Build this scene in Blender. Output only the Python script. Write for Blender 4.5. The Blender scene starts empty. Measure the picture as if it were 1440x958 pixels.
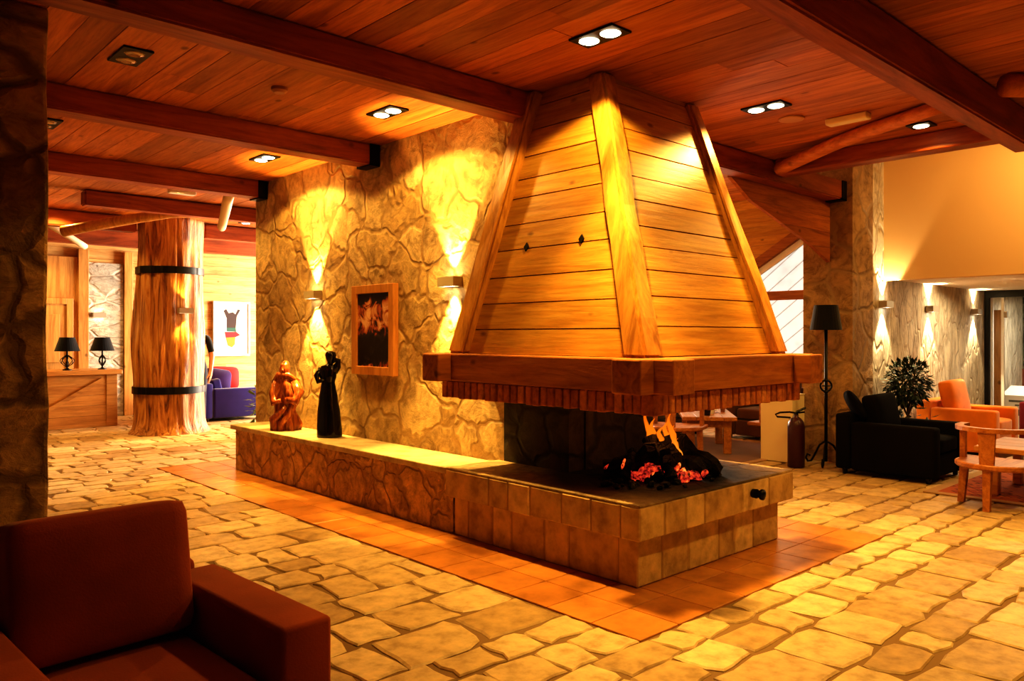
import bpy, bmesh, math, random
from mathutils import Vector, Matrix, noise
rnd = random.Random(7)
S = bpy.context.scene
COL = S.collection
PI = math.pi

# ------------------------------------------------------------------ node helpers
def new_mat(name):
    m = bpy.data.materials.new(name); m.use_nodes = True
    nt = m.node_tree; nt.nodes.clear()
    out = nt.nodes.new('ShaderNodeOutputMaterial')
    b = nt.nodes.new('ShaderNodeBsdfPrincipled')
    nt.links.new(b.outputs[0], out.inputs[0])
    return m, nt, b, out
def N(nt, t, **kw):
    n = nt.nodes.new(t)
    for k, v in kw.items(): setattr(n, k, v)
    return n
def setin(n, **kw):
    for k, v in kw.items(): n.inputs[k.replace('_', ' ')].default_value = v
    return n
def ramp(nt, fac, stops, interp='LINEAR'):
    r = N(nt, 'ShaderNodeValToRGB'); r.color_ramp.interpolation = interp
    e = r.color_ramp.elements
    while len(e) < len(stops): e.new(0.5)
    for i, (p, c) in enumerate(stops):
        e[i].position = p; e[i].color = (c[0], c[1], c[2], 1)
    nt.links.new(fac, r.inputs[0]); return r.outputs[0]
def mixc(nt, fac, a, b, mode='MIX'):
    m = N(nt, 'ShaderNodeMix', data_type='RGBA', blend_type=mode)
    for sock, v in ((m.inputs[0], fac), (m.inputs[6], a), (m.inputs[7], b)):
        if isinstance(v, (int, float)): sock.default_value = v
        elif isinstance(v, tuple): sock.default_value = (v[0], v[1], v[2], 1)
        else: nt.links.new(v, sock)
    return m.outputs[2]
def vmath(nt, op, a, b):
    m = N(nt, 'ShaderNodeVectorMath', operation=op)
    for s, v in ((m.inputs[0], a), (m.inputs[1], b)):
        if isinstance(v, tuple): s.default_value = v
        else: nt.links.new(v, s)
    return m.outputs[0]
def fmath(nt, op, a, b=0.0, c=0.0):
    m = N(nt, 'ShaderNodeMath', operation=op)
    for s, v in ((m.inputs[0], a), (m.inputs[1], b), (m.inputs[2], c)):
        if isinstance(v, (int, float)): s.default_value = v
        else: nt.links.new(v, s)
    return m.outputs[0]
def bump(nt, b, h, strength=0.4, dist=0.02):
    n = N(nt, 'ShaderNodeBump'); n.inputs['Strength'].default_value = strength; n.inputs['Distance'].default_value = dist
    nt.links.new(h, n.inputs['Height']); nt.links.new(n.outputs[0], b.inputs['Normal'])

def plain(name, col, rough=0.5, metal=0.0, emit=0.0, spec=0.5, ecol=None):
    m, nt, b, o = new_mat(name)
    b.inputs['Base Color'].default_value = (*col, 1); b.inputs['Roughness'].default_value = rough
    b.inputs['Metallic'].default_value = metal; b.inputs['Specular IOR Level'].default_value = spec
    if emit:
        b.inputs['Emission Color'].default_value = (*(ecol or col), 1); b.inputs['Emission Strength'].default_value = emit
    return m
def wood(name, along='x', cols=((.16,.045,.01),(.36,.13,.028),(.50,.21,.05)), rough=0.5, fine=9.0, bmp=0.25, knots=True, var=0.5, knot_size=0.085, spec=0.4):
    m, nt, b, o = new_mat(name)
    tc = N(nt, 'ShaderNodeTexCoord'); geo = N(nt, 'ShaderNodeNewGeometry')
    isl = geo.outputs['Random Per Island']
    s = {'x': (0.7, fine, fine), 'y': (fine, 0.7, fine), 'z': (fine, fine, 0.7)}[along]
    off = N(nt, 'ShaderNodeCombineXYZ')
    nt.links.new(fmath(nt, 'MULTIPLY', isl, 37.0), off.inputs[0])
    nt.links.new(fmath(nt, 'MULTIPLY', isl, 91.0), off.inputs[1])
    nt.links.new(fmath(nt, 'MULTIPLY', isl, 57.0), off.inputs[2])
    base = tc.outputs['Object']
    v = vmath(nt, 'ADD', vmath(nt, 'MULTIPLY', base, s), off.outputs[0])
    n1 = setin(N(nt, 'ShaderNodeTexNoise'), Scale=1.3, Detail=7.0, Roughness=0.62, Distortion=1.1)
    nt.links.new(v, n1.inputs['Vector'])
    c = ramp(nt, n1.outputs['Fac'], [(0.28, cols[0]), (0.5, cols[1]), (0.72, cols[2])])
    k = vmath(nt, 'ADD', vmath(nt, 'MULTIPLY', base, tuple(0.22 * q if q > 1 else 1.1 for q in s)), off.outputs[0])
    if knots:
        vo = setin(N(nt, 'ShaderNodeTexVoronoi'), Scale=2.4); nt.links.new(k, vo.inputs['Vector'])
        kf = ramp(nt, vo.outputs['Distance'], [(knot_size * 0.55, (1, 1, 1)), (knot_size * 1.3, (0, 0, 0))])
        c = mixc(nt, fmath(nt, 'MULTIPLY', kf, 0.8), c, tuple(q * 0.45 for q in cols[0]))
    n3 = setin(N(nt, 'ShaderNodeTexNoise'), Scale=5.0, Detail=5.0, Roughness=0.7, Distortion=0.4); nt.links.new(v, n3.inputs['Vector'])
    c = mixc(nt, 0.8, c, ramp(nt, n3.outputs['Fac'], [(0.3, (.68, .62, .56)), (0.52, (1, 1, 1)), (0.7, (1.12, 1.1, 1.06))]), 'MULTIPLY')
    br = fmath(nt, 'ADD', fmath(nt, 'MULTIPLY', isl, var), 1.0 - var * 0.6)
    g = N(nt, 'ShaderNodeCombineColor')
    nt.links.new(br, g.inputs[0]); nt.links.new(br, g.inputs[1]); nt.links.new(br, g.inputs[2])
    c = mixc(nt, 1.0, c, g.outputs[0], 'MULTIPLY')
    nt.links.new(c, b.inputs['Base Color'])
    b.inputs['Roughness'].default_value = rough; b.inputs['Specular IOR Level'].default_value = spec
    bump(nt, b, n1.outputs['Fac'], bmp, 0.01)
    return m
def stone(name, scale=2.6, cols=None, mortar=(.20,.12,.05), width=0.055, stretch=(1, 1, 1), distort=0.35, bmp=0.9, rough=0.75, soot=None):
    cols = cols or [(0.0,(.36,.24,.11)),(0.25,(.50,.36,.18)),(0.5,(.42,.30,.15)),(0.75,(.58,.43,.23)),(1.0,(.30,.20,.10))]
    m, nt, b, o = new_mat(name)
    tc = N(nt, 'ShaderNodeTexCoord')
    p = vmath(nt, 'MULTIPLY', tc.outputs['Object'], stretch)
    nz = setin(N(nt, 'ShaderNodeTexNoise'), Scale=2.1, Detail=3.0); nt.links.new(p, nz.inputs['Vector'])
    d = vmath(nt, 'MULTIPLY', vmath(nt, 'SUBTRACT', nz.outputs['Color'], (0.5, 0.5, 0.5)), (distort, distort, distort))
    p2 = vmath(nt, 'ADD', p, d)
    v1 = setin(N(nt, 'ShaderNodeTexVoronoi'), Scale=scale); nt.links.new(p2, v1.inputs['Vector'])
    v2 = setin(N(nt, 'ShaderNodeTexVoronoi', feature='DISTANCE_TO_EDGE'), Scale=scale); nt.links.new(p2, v2.inputs['Vector'])
    sp = N(nt, 'ShaderNodeSeparateColor'); nt.links.new(v1.outputs['Color'], sp.inputs[0])
    c = ramp(nt, sp.outputs[0], cols)
    n2 = setin(N(nt, 'ShaderNodeTexNoise'), Scale=9.0, Detail=8.0, Roughness=0.65, Distortion=0.6); nt.links.new(p, n2.inputs['Vector'])
    n4 = setin(N(nt, 'ShaderNodeTexNoise'), Scale=3.2, Detail=10.0, Roughness=0.75, Distortion=1.4); nt.links.new(p, n4.inputs['Vector'])
    c = mixc(nt, 1.0, c, ramp(nt, n4.outputs['Fac'], [(0.34, (.5, .45, .38)), (0.5, (1, 1, 1)), (0.66, (1.22, 1.2, 1.12))]), 'MULTIPLY')
    tint = ramp(nt, n2.outputs['Fac'], [(0.3, (.6, .55, .5)), (0.5, (.95, .95, .95)), (0.72, (1.2, 1.18, 1.12))])
    c = mixc(nt, 1.0, c, tint, 'MULTIPLY')
    e = ramp(nt, v2.outputs['Distance'], [(width * 0.35, (0, 0, 0)), (width * 1.5, (1, 1, 1))])
    c = mixc(nt, e, mortar, c)
    if soot:
        cx, r0, r1 = soot
        di = N(nt, 'ShaderNodeVectorMath', operation='DISTANCE'); di.inputs[1].default_value = cx
        nt.links.new(vmath(nt, 'ADD', tc.outputs['Object'], vmath(nt, 'MULTIPLY', nz.outputs['Color'], (0.3, 0.3, 0.3))), di.inputs[0])
        c = mixc(nt, ramp(nt, fmath(nt, 'DIVIDE', di.outputs['Value'], r1 * 2), [(r0 / r1 / 2, (1, 1, 1)), (0.5, (0, 0, 0))]), c, (.012, .010, .008))
    nt.links.new(c, b.inputs['Base Color']); b.inputs['Roughness'].default_value = rough
    h = fmath(nt, 'ADD', fmath(nt, 'MULTIPLY', e, 0.8), fmath(nt, 'ADD', fmath(nt, 'MULTIPLY', n2.outputs['Fac'], 1.0), fmath(nt, 'MULTIPLY', n4.outputs['Fac'], 1.1)))
    bump(nt, b, h, bmp, 0.03)
    return m
def island_stone(name, cols, rough=0.6, bmp=0.5, nscale=14.0, spec=0.4):
    m, nt, b, o = new_mat(name)
    tc = N(nt, 'ShaderNodeTexCoord'); geo = N(nt, 'ShaderNodeNewGeometry')
    c = ramp(nt, geo.outputs['Random Per Island'], cols)
    n2 = setin(N(nt, 'ShaderNodeTexNoise'), Scale=nscale, Detail=7.0, Roughness=0.6); nt.links.new(tc.outputs['Object'], n2.inputs['Vector'])
    c = mixc(nt, 1.0, c, ramp(nt, n2.outputs['Fac'], [(0.3, (.62, .58, .52)), (0.5, (.95, .95, .95)), (0.7, (1.2, 1.18, 1.12))]), 'MULTIPLY')
    nt.links.new(c, b.inputs['Base Color']); b.inputs['Roughness'].default_value = rough; b.inputs['Specular IOR Level'].default_value = spec
    bump(nt, b, n2.outputs['Fac'], bmp, 0.02)
    return m
def fabric(name, col, rough=0.9, sheen=0.3):
    m, nt, b, o = new_mat(name)
    tc = N(nt, 'ShaderNodeTexCoord')
    n = setin(N(nt, 'ShaderNodeTexNoise'), Scale=160.0, Detail=2.0); nt.links.new(tc.outputs['Object'], n.inputs['Vector'])
    n2 = setin(N(nt, 'ShaderNodeTexNoise'), Scale=4.0, Detail=4.0); nt.links.new(tc.outputs['Object'], n2.inputs['Vector'])
    c = ramp(nt, n2.outputs['Fac'], [(0.3, tuple(q * 0.8 for q in col)), (0.7, tuple(q * 1.12 for q in col))])
    nt.links.new(c, b.inputs['Base Color']); b.inputs['Roughness'].default_value = rough
    b.inputs['Sheen Weight'].default_value = sheen; b.inputs['Specular IOR Level'].default_value = 0.15
    bump(nt, b, n.outputs['Fac'], 0.25, 0.004)
    return m

# ------------------------------------------------------------------ mesh helpers
def BM(): return bmesh.new()
def hexa(bm, p):           # p: 4 bottom ccw, 4 top ccw
    v = [bm.verts.new(q) for q in p]
    for f in ((3,2,1,0),(4,5,6,7),(0,1,5,4),(1,2,6,5),(2,3,7,6),(3,0,4,7)): bm.faces.new([v[i] for i in f])
    return v
def box(bm, x0, x1, y0, y1, z0, z1, bev=0.0, seg=2, mat=None):
    if bev > 0:
        t = bmesh.new(); hexa(t, [(x0,y0,z0),(x1,y0,z0),(x1,y1,z0),(x0,y1,z0),(x0,y0,z1),(x1,y0,z1),(x1,y1,z1),(x0,y1,z1)])
        bmesh.ops.bevel(t, geom=list(t.edges), offset=bev, segments=seg, profile=0.5, affect='EDGES')
        merge(bm, t, mat)
    else:
        v = hexa(bm, [(x0,y0,z0),(x1,y0,z0),(x1,y1,z0),(x0,y1,z0),(x0,y0,z1),(x1,y0,z1),(x1,y1,z1),(x0,y1,z1)])
        if mat:
            for q in v: q.co = mat @ q.co
def merge(bm, t, mat=None):
    vm = {}
    for v in t.verts: vm[v] = bm.verts.new(mat @ v.co if mat else v.co)
    for f in t.faces:
        try: bm.faces.new([vm[v] for v in f.verts])
        except ValueError: pass
    t.free()
def tube(bm, pts, rad, seg=10, caps=True, jitter=0.0):
    pts = [Vector(p) for p in pts]; n = len(pts)
    if isinstance(rad, (int, float)): rad = [rad] * n
    rings = []
    up = Vector((0, 0, 1))
    t0 = (pts[1] - pts[0]).normalized()
    ref = up if abs(t0.dot(up)) < 0.9 else Vector((1, 0, 0))
    a = t0.cross(ref).normalized()
    for i in range(n):
        t = (pts[min(i+1, n-1)] - pts[max(i-1, 0)]).normalized()
        a = (a - t * a.dot(t)).normalized(); b = t.cross(a)
        ring = []
        for k in range(seg):
            th = 2 * PI * k / seg; r = rad[i]
            if jitter: r *= 1 + jitter * noise.noise(Vector((math.cos(th) * 2, math.sin(th) * 2, i * 0.7)) + pts[0])
            ring.append(bm.verts.new(pts[i] + (a * math.cos(th) + b * math.sin(th)) * r))
        rings.append(ring)
    for i in range(n - 1):
        for k in range(seg):
            bm.faces.new((rings[i][k], rings[i][(k+1) % seg], rings[i+1][(k+1) % seg], rings[i+1][k]))
    if caps:
        bm.faces.new(list(reversed(rings[0]))); bm.faces.new(rings[-1])
def closed_tube(bm, pts, r, seg=6):
    tube(bm, list(pts) + [pts[0], pts[1]], r, seg, caps=False)
def lathe(bm, prof, c=(0, 0, 0), seg=20, capb=True, capt=True):
    rings = []
    for (r, z) in prof:
        rings.append([bm.verts.new((c[0] + r * math.cos(2*PI*k/seg), c[1] + r * math.sin(2*PI*k/seg), c[2] + z)) for k in range(seg)])
    for i in range(len(prof) - 1):
        for k in range(seg):
            bm.faces.new((rings[i][k], rings[i][(k+1) % seg], rings[i+1][(k+1) % seg], rings[i+1][k]))
    if capb: bm.faces.new(list(reversed(rings[0])))
    if capt: bm.faces.new(rings[-1])
def cushion(bm, size, mat=None, n=7.0, puff=0.25, cuts=9):
    t = bmesh.new(); bmesh.ops.create_cube(t, size=2.0)
    bmesh.ops.subdivide_edges(t, edges=list(t.edges), cuts=cuts, use_grid_fill=True)
    ax = min(range(3), key=lambda i: size[i]); o = [i for i in range(3) if i != ax]
    for v in t.verts:
        p = v.co
        s = (abs(p[0])**n + abs(p[1])**n + abs(p[2])**n) ** (1 / n)
        if s > 1e-6: p = p / s
        u, w = p[o[0]], p[o[1]]
        p[ax] *= (1 - puff) + puff * (1 - abs(u)**3) * (1 - abs(w)**3)
        v.co = Vector((p[0] * size[0] / 2, p[1] * size[1] / 2, p[2] * size[2] / 2))
    merge(bm, t, mat)
def obj(name, bm, mat, parent=None, world=False, smooth=False):
    me = bpy.data.meshes.new(name)
    bmesh.ops.recalc_face_normals(bm, faces=list(bm.faces))
    bm.to_mesh(me); bm.free()
    if world and parent is not None: me.transform(Matrix.Translation(-root_loc(parent)))
    if mat: me.materials.append(mat)
    if smooth: 
        for p in me.polygons: p.use_smooth = True
    o = bpy.data.objects.new(name, me); COL.objects.link(o)
    if parent is not None: o.parent = parent
    return o
def root_loc(o):
    l = Vector(o.location)
    while o.parent is not None: o = o.parent; l += Vector(o.location)
    return l
def thing(name, label, cat, loc=(0, 0, 0), rz=0.0, group=None):
    o = bpy.data.objects.new(name, None); COL.objects.link(o)
    o.empty_display_size = 0.1; o.location = loc; o.rotation_euler = (0, 0, rz)
    return tag(o, label, cat, group)
def tag(o, label, cat, group=None):
    o['label'] = label; o['category'] = cat
    if group: o['group'] = group
    return o
def struct(name, bm, m, smooth=False):
    o = obj(name, bm, m, smooth=smooth); o['kind'] = 'structure'; return o
def dup(root, loc=None, rz=None, label=None, group=None):
    r = root.copy(); COL.objects.link(r)
    if loc is not None: r.location = loc
    if rz is not None: r.rotation_euler = (0, 0, rz)
    if label: r['label'] = label
    if group: r['group'] = group
    for ch in list(root.children):
        c = ch.copy(); COL.objects.link(c); c.parent = r
        for g in list(ch.children):
            d = g.copy(); COL.objects.link(d); d.parent = c
    return r
def T(x, y, z): return Matrix.Translation((x, y, z))
def R(a, ax): return Matrix.Rotation(a, 4, ax)

# ------------------------------------------------------------------ materials
PINE = ((.20,.062,.013),(.42,.165,.038),(.55,.25,.07))
RED = ((.16,.035,.009),(.32,.075,.018),(.42,.12,.03))
CEIL = ((.30,.085,.018),(.50,.17,.038),(.60,.24,.06))
GOLD = ((.46,.20,.03),(.60,.31,.055),(.70,.41,.09))
M = {}
M['ceil'] = wood('ceiling_planks', 'y', CEIL, rough=0.6, var=0.5, fine=8)
M['ceil_x'] = wood('pale_planks_x', 'x', GOLD, rough=0.5, var=0.35)
M['beam_x'] = wood('beam_along_x', 'x', RED, rough=0.5, bmp=0.5, fine=6)
M['beam_y'] = wood('beam_along_y', 'y', RED, rough=0.5, bmp=0.5, fine=6)
M['log_y'] = wood('log_along_y', 'y', CEIL, rough=0.55, bmp=0.5, fine=7)
M['hood_y'] = wood('hood_boards_y', 'y', GOLD, rough=0.42, var=0.3, fine=10)
M['hood_x'] = wood('hood_boards_x', 'x', GOLD, rough=0.42, var=0.3, fine=10)
M['post'] = wood('hood_post_wood', 'z', ((.30,.12,.02),(.54,.26,.05),(.66,.36,.085)), rough=0.45, bmp=0.5, fine=7)
M['frame_x'] = wood('hood_frame_x', 'x', ((.22,.07,.016),(.40,.15,.035),(.52,.23,.06)), rough=0.5, fine=7, bmp=0.4)
M['frame_y'] = wood('hood_frame_y', 'y', ((.22,.07,.016),(.40,.15,.035),(.52,.23,.06)), rough=0.5, fine=7, bmp=0.4)
M['wall_pine'] = wood('wall_pine_planks', 'x', ((.40,.20,.055),(.62,.37,.13),(.72,.47,.2)), rough=0.5, var=0.25, fine=7)
M['desk'] = wood('desk_pine', 'x', ((.32,.13,.03),(.52,.25,.065),(.62,.33,.1)), rough=0.45, var=0.2, fine=7)
M['pine_z'] = wood('upright_pine', 'z', ((.34,.14,.032),(.54,.27,.075),(.64,.36,.11)), rough=0.45, var=0.2, fine=7)
M['chair'] = wood('chair_wood', 'x', ((.28,.09,.02),(.46,.18,.04),(.56,.25,.065)), rough=0.4, fine=9, knots=False, var=0.15)
M['table'] = wood('table_wood', 'y', ((.32,.12,.028),(.50,.22,.055),(.60,.30,.085)), rough=0.4, fine=9, knots=False, var=0.2)
M['picture_frame'] = wood('picture_frame_wood', 'z', ((.46,.2,.05),(.60,.29,.08),(.68,.36,.11)), rough=0.45, fine=5, knots=False, var=0.1)
M['wall'] = stone('flagstone_wall', 2.5, cols=[(0.0,(.46,.31,.13)),(0.25,(.62,.46,.22)),(0.5,(.52,.38,.18)),(0.75,(.70,.54,.29)),(1.0,(.40,.27,.12))], mortar=(.42,.28,.12), distort=0.6, bmp=0.75, width=0.055)
M['wall_grey'] = stone('grey_stone_wall', 4.2, cols=[(0.0,(.58,.50,.38)),(0.3,(.68,.61,.48)),(0.6,(.62,.54,.41)),(1.0,(.72,.65,.52))], mortar=(.52,.44,.32), stretch=(1,1,0.42), distort=0.6, bmp=0.7, width=0.04)
M['pier'] = stone('pier_stone', 2.3, cols=[(0.0,(.36,.22,.10)),(0.5,(.44,.29,.14)),(1.0,(.33,.20,.09))], mortar=(.36,.24,.12), distort=0.3)
M['pillar'] = stone('rough_pillar_stone', 2.6, cols=[(0.0,(.46,.30,.15)),(0.4,(.62,.43,.22)),(0.7,(.50,.34,.17)),(1.0,(.36,.23,.11))], mortar=(.22,.135,.06), stretch=(1,1,1.25), distort=0.5, bmp=1.0, width=0.09)
M['quoin'] = stone('quoin_stone', 2.4, cols=[(0.0,(.48,.44,.36)),(0.5,(.58,.54,.46)),(1.0,(.42,.38,.31))], mortar=(.62,.56,.46), stretch=(0.8,1,1.5), distort=0.25, width=0.05)
M['bench_stone'] = stone('bench_front_stone', 3.1, cols=[(0.0,(.60,.40,.17)),(0.3,(.76,.55,.26)),(0.6,(.66,.47,.21)),(1.0,(.82,.63,.33))], mortar=(.50,.33,.14), distort=0.8, bmp=1.0, width=0.05)
M['bench_top'] = island_stone('bench_top_stone', [(0,(.52,.42,.27)),(1,(.58,.48,.31))], rough=0.7, bmp=0.25, nscale=7)
M['hearth_block'] = island_stone('hearth_block_stone', [(0,(.50,.34,.16)),(0.4,(.62,.45,.23)),(0.7,(.55,.39,.19)),(1,(.70,.53,.29))], rough=0.7, bmp=0.6, nscale=9)
M['hearth_top'] = stone('hearth_top_stone', 2.0, cols=[(0,(.42,.30,.16)),(1,(.52,.38,.22))], mortar=(.36,.25,.13), bmp=0.4, width=0.03, soot=((0.12, -0.08, 0.48), 0.62, 0.98))
M['soot_shade_stone'] = stone('sooty_shaded_stone', 3.0, cols=[(0,(.05,.042,.03)),(1,(.085,.07,.045))], mortar=(.03,.025,.02), bmp=0.6)
M['floor_stone'] = island_stone('floor_paving', [(0,(.36,.24,.11)),(0.3,(.48,.35,.18)),(0.6,(.56,.42,.23)),(0.85,(.64,.50,.29)),(1,(.42,.29,.15))], rough=0.5, bmp=0.35, nscale=10)
M['mortar'] = plain('floor_mortar', (.20,.12,.05), 0.85)
M['tile'] = island_stone('terracotta_tile', [(0,(.45,.19,.045)),(0.5,(.49,.215,.052)),(1,(.53,.24,.06))], rough=0.35, bmp=0.12, nscale=5)
M['brick'] = island_stone('hood_brick', [(0,(.42,.15,.055)),(0.4,(.56,.22,.08)),(0.75,(.50,.18,.065)),(1,(.64,.29,.11))], rough=0.75, bmp=0.5, nscale=25)
M['brick_mortar'] = plain('brick_mortar', (.07,.04,.022), 0.9)
M['black_metal'] = plain('black_iron', (.012,.011,.010), 0.45, 0.6)
M['black'] = plain('black_lacquer', (.008,.007,.007), 0.12)
M['black_shade'] = fabric('black_lampshade', (.010,.010,.012))
M['steel'] = plain('brushed_steel', (.42,.36,.28), 0.5, 0.3)
M['lens'] = plain('lamp_lens', (1,.93,.75), 0.3, emit=14.0, ecol=(1,.86,.58))
M['lens_cool'] = plain('lamp_lens_pale', (1,.97,.9), 0.3, emit=9.0, ecol=(1,.93,.8))
M['lens_off'] = plain('unlit_lamp_lens', (.35,.25,.15), 0.15, 0.6)
M['cream'] = plain('cream_plaster', (.74,.51,.23), 0.8)
M['cream_white'] = plain('white_plaster', (.80,.74,.62), 0.8)
M['white'] = plain('white_paint', (.80,.78,.72), 0.5)
M['ivory'] = plain('ivory_panel', (.78,.66,.40), 0.55)
M['sofa_red'] = fabric('rust_fabric', (.33,.075,.026), sheen=0.1)
M['sofa_black'] = fabric('charcoal_fabric', (.0065,.005,.004), sheen=0.0)
M['sofa_brown'] = fabric('dark_brown_fabric', (.06,.032,.018))
M['sofa_orange'] = fabric('orange_fabric', (.68,.20,.02))
M['sofa_maroon'] = fabric('maroon_fabric', (.16,.012,.022))
M['sofa_purple'] = fabric('violet_blue_fabric', (.024,.013,.13))
M['cush_purple'] = fabric('purple_cushion_fabric', (.04,.014,.11))
M['cush_red'] = fabric('red_cushion_fabric', (.55,.035,.035))
M['sofa_tan'] = fabric('tan_fabric', (.14,.06,.028))
M['leaf'] = plain('dark_green_leaf', (.022,.036,.010), 0.5)
M['leaf_light'] = plain('light_green_leaf', (.10,.17,.04), 0.45)
M['terracotta'] = plain('plant_pot_clay', (.25,.10,.05), 0.7)
M['bark'] = plain('plant_stem_bark', (.12,.07,.035), 0.8)
M['ext'] = plain('extinguisher_paint', (.055,.012,.017), 0.35)
M['charcoal'] = stone('charred_log', 16.0, cols=[(0,(.010,.008,.007)),(1,(.022,.017,.014))], mortar=(.004,.003,.003), bmp=1.0, stretch=(1,1,1))
M['ash'] = stone('ash_bed', 14.0, cols=[(0,(.02,.017,.014)),(1,(.035,.03,.025))], mortar=(.01,.008,.007), bmp=0.8)

def trunk_mat():
    m, nt, b, o = new_mat('stripped_trunk')
    tc = N(nt, 'ShaderNodeTexCoord')
    v = vmath(nt, 'MULTIPLY', tc.outputs['Object'], (11, 11, 1.1))
    n1 = setin(N(nt, 'ShaderNodeTexNoise'), Scale=1.0, Detail=8.0, Roughness=0.65, Distortion=1.5); nt.links.new(v, n1.inputs['Vector'])
    c = ramp(nt, n1.outputs['Fac'], [(0.33, (.07,.02,.005)), (0.44, (.34,.13,.03)), (0.56, (.54,.26,.075)), (0.72, (.68,.42,.18))])
    nt.links.new(c, b.inputs['Base Color']); b.inputs['Roughness'].default_value = 0.5
    bump(nt, b, n1.outputs['Fac'], 0.9, 0.04); return m
M['trunk'] = trunk_mat()
def statue_mat():
    m, nt, b, o = new_mat('carved_brown_wood')
    tc = N(nt, 'ShaderNodeTexCoord')
    v = vmath(nt, 'MULTIPLY', tc.outputs['Object'], (18, 18, 4))
    n1 = setin(N(nt, 'ShaderNodeTexNoise'), Scale=1.0, Detail=5.0, Distortion=2.0); nt.links.new(v, n1.inputs['Vector'])
    c = ramp(nt, n1.outputs['Fac'], [(0.3, (.12,.025,.010)), (0.55, (.34,.09,.025)), (0.75, (.60,.25,.07))])
    nt.links.new(c, b.inputs['Base Color']); b.inputs['Roughness'].default_value = 0.25
    return m
M['statue'] = statue_mat()
def emis(name, c, s, transp=False, c2=None):
    m = bpy.data.materials.new(name); m.use_nodes = True; nt = m.node_tree; nt.nodes.clear()
    out = N(nt, 'ShaderNodeOutputMaterial'); e = N(nt, 'ShaderNodeEmission')
    e.inputs[0].default_value = (*c, 1); e.inputs[1].default_value = s
    if transp:
        tc = N(nt, 'ShaderNodeTexCoord')
        sp = N(nt, 'ShaderNodeSeparateXYZ'); nt.links.new(tc.outputs['Generated'], sp.inputs[0])
        nt.links.new(ramp(nt, sp.outputs[2], [(0.0, c2), (0.45, c), (1.0, (c[0], c[1] * 0.7, c[2] * 0.5))]), e.inputs[0])
        nz = setin(N(nt, 'ShaderNodeTexNoise'), Scale=9.0, Detail=3.0); nt.links.new(tc.outputs['Object'], nz.inputs['Vector'])
        lw = N(nt, 'ShaderNodeLayerWeight'); lw.inputs[0].default_value = 0.35
        f = fmath(nt, 'MULTIPLY', fmath(nt, 'SUBTRACT', 1.0, lw.outputs['Facing']), nz.outputs['Fac'])
        f = ramp(nt, f, [(0.12, (0, 0, 0)), (0.42, (.92, .92, .92))])
        t = N(nt, 'ShaderNodeBsdfTransparent'); mx = N(nt, 'ShaderNodeMixShader')
        nt.links.new(f, mx.inputs[0]); nt.links.new(t.outputs[0], mx.inputs[1]); nt.links.new(e.outputs[0], mx.inputs[2])
        nt.links.new(mx.outputs[0], out.inputs[0])
    else: nt.links.new(e.outputs[0], out.inputs[0])
    return m
M['flame'] = emis('flame', (1.0, .24, .012), 1.05, True, (1.0, .42, .06))
def ember_mat(name, c0, c1, st):
    m, nt, b, o = new_mat(name)
    tc = N(nt, 'ShaderNodeTexCoord'); n = setin(N(nt, 'ShaderNodeTexNoise'), Scale=34.0, Detail=6.0, Roughness=.7); nt.links.new(tc.outputs['Object'], n.inputs['Vector'])
    c = ramp(nt, n.outputs['Fac'], [(0.40, (.008, .002, .002)), (0.5, c0), (0.64, c1)])
    b.inputs['Base Color'].default_value = (.01, .008, .007, 1); nt.links.new(c, b.inputs['Emission Color']); b.inputs['Emission Strength'].default_value = st
    return m
M['ember'] = ember_mat('ember', (.50, .03, .02), (1.0, .12, .03), .9)
M['ember_hot'] = ember_mat('ember_hot', (.9, .10, .02), (1.0, .45, .10), 1.3)
def glass_mat():
    m = bpy.data.materials.new('clear_glass'); m.use_nodes = True; nt = m.node_tree; nt.nodes.clear()
    out = N(nt, 'ShaderNodeOutputMaterial'); t = N(nt, 'ShaderNodeBsdfTransparent'); g = N(nt, 'ShaderNodeBsdfGlossy')
    g.inputs['Roughness'].default_value = 0.03; fr = N(nt, 'ShaderNodeFresnel'); fr.inputs[0].default_value = 1.3
    mx = N(nt, 'ShaderNodeMixShader'); nt.links.new(fr.outputs[0], mx.inputs[0]); nt.links.new(t.outputs[0], mx.inputs[1]); nt.links.new(g.outputs[0], mx.inputs[2])
    nt.links.new(mx.outputs[0], out.inputs[0]); return m
M['glass'] = glass_mat()
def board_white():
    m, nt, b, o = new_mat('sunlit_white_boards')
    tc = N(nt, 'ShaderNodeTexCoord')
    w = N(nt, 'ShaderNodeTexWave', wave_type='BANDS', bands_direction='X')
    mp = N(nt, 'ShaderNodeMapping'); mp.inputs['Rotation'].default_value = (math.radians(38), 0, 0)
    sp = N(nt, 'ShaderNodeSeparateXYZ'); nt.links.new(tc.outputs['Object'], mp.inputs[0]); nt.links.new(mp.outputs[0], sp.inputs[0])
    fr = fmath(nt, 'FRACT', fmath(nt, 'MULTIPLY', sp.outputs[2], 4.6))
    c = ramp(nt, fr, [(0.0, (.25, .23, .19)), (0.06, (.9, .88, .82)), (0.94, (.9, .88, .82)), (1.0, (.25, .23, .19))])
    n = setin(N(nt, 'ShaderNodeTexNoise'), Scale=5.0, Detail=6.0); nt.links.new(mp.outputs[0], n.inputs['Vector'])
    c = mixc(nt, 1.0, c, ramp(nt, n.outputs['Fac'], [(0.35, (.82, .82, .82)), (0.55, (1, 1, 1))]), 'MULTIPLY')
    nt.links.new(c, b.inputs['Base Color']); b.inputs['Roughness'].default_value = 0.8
    nt.links.new(c, b.inputs['Emission Color']); b.inputs['Emission Strength'].default_value = 0.78  # sunlight on the boards is painted in as emission
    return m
M['white_boards'] = board_white()
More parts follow.
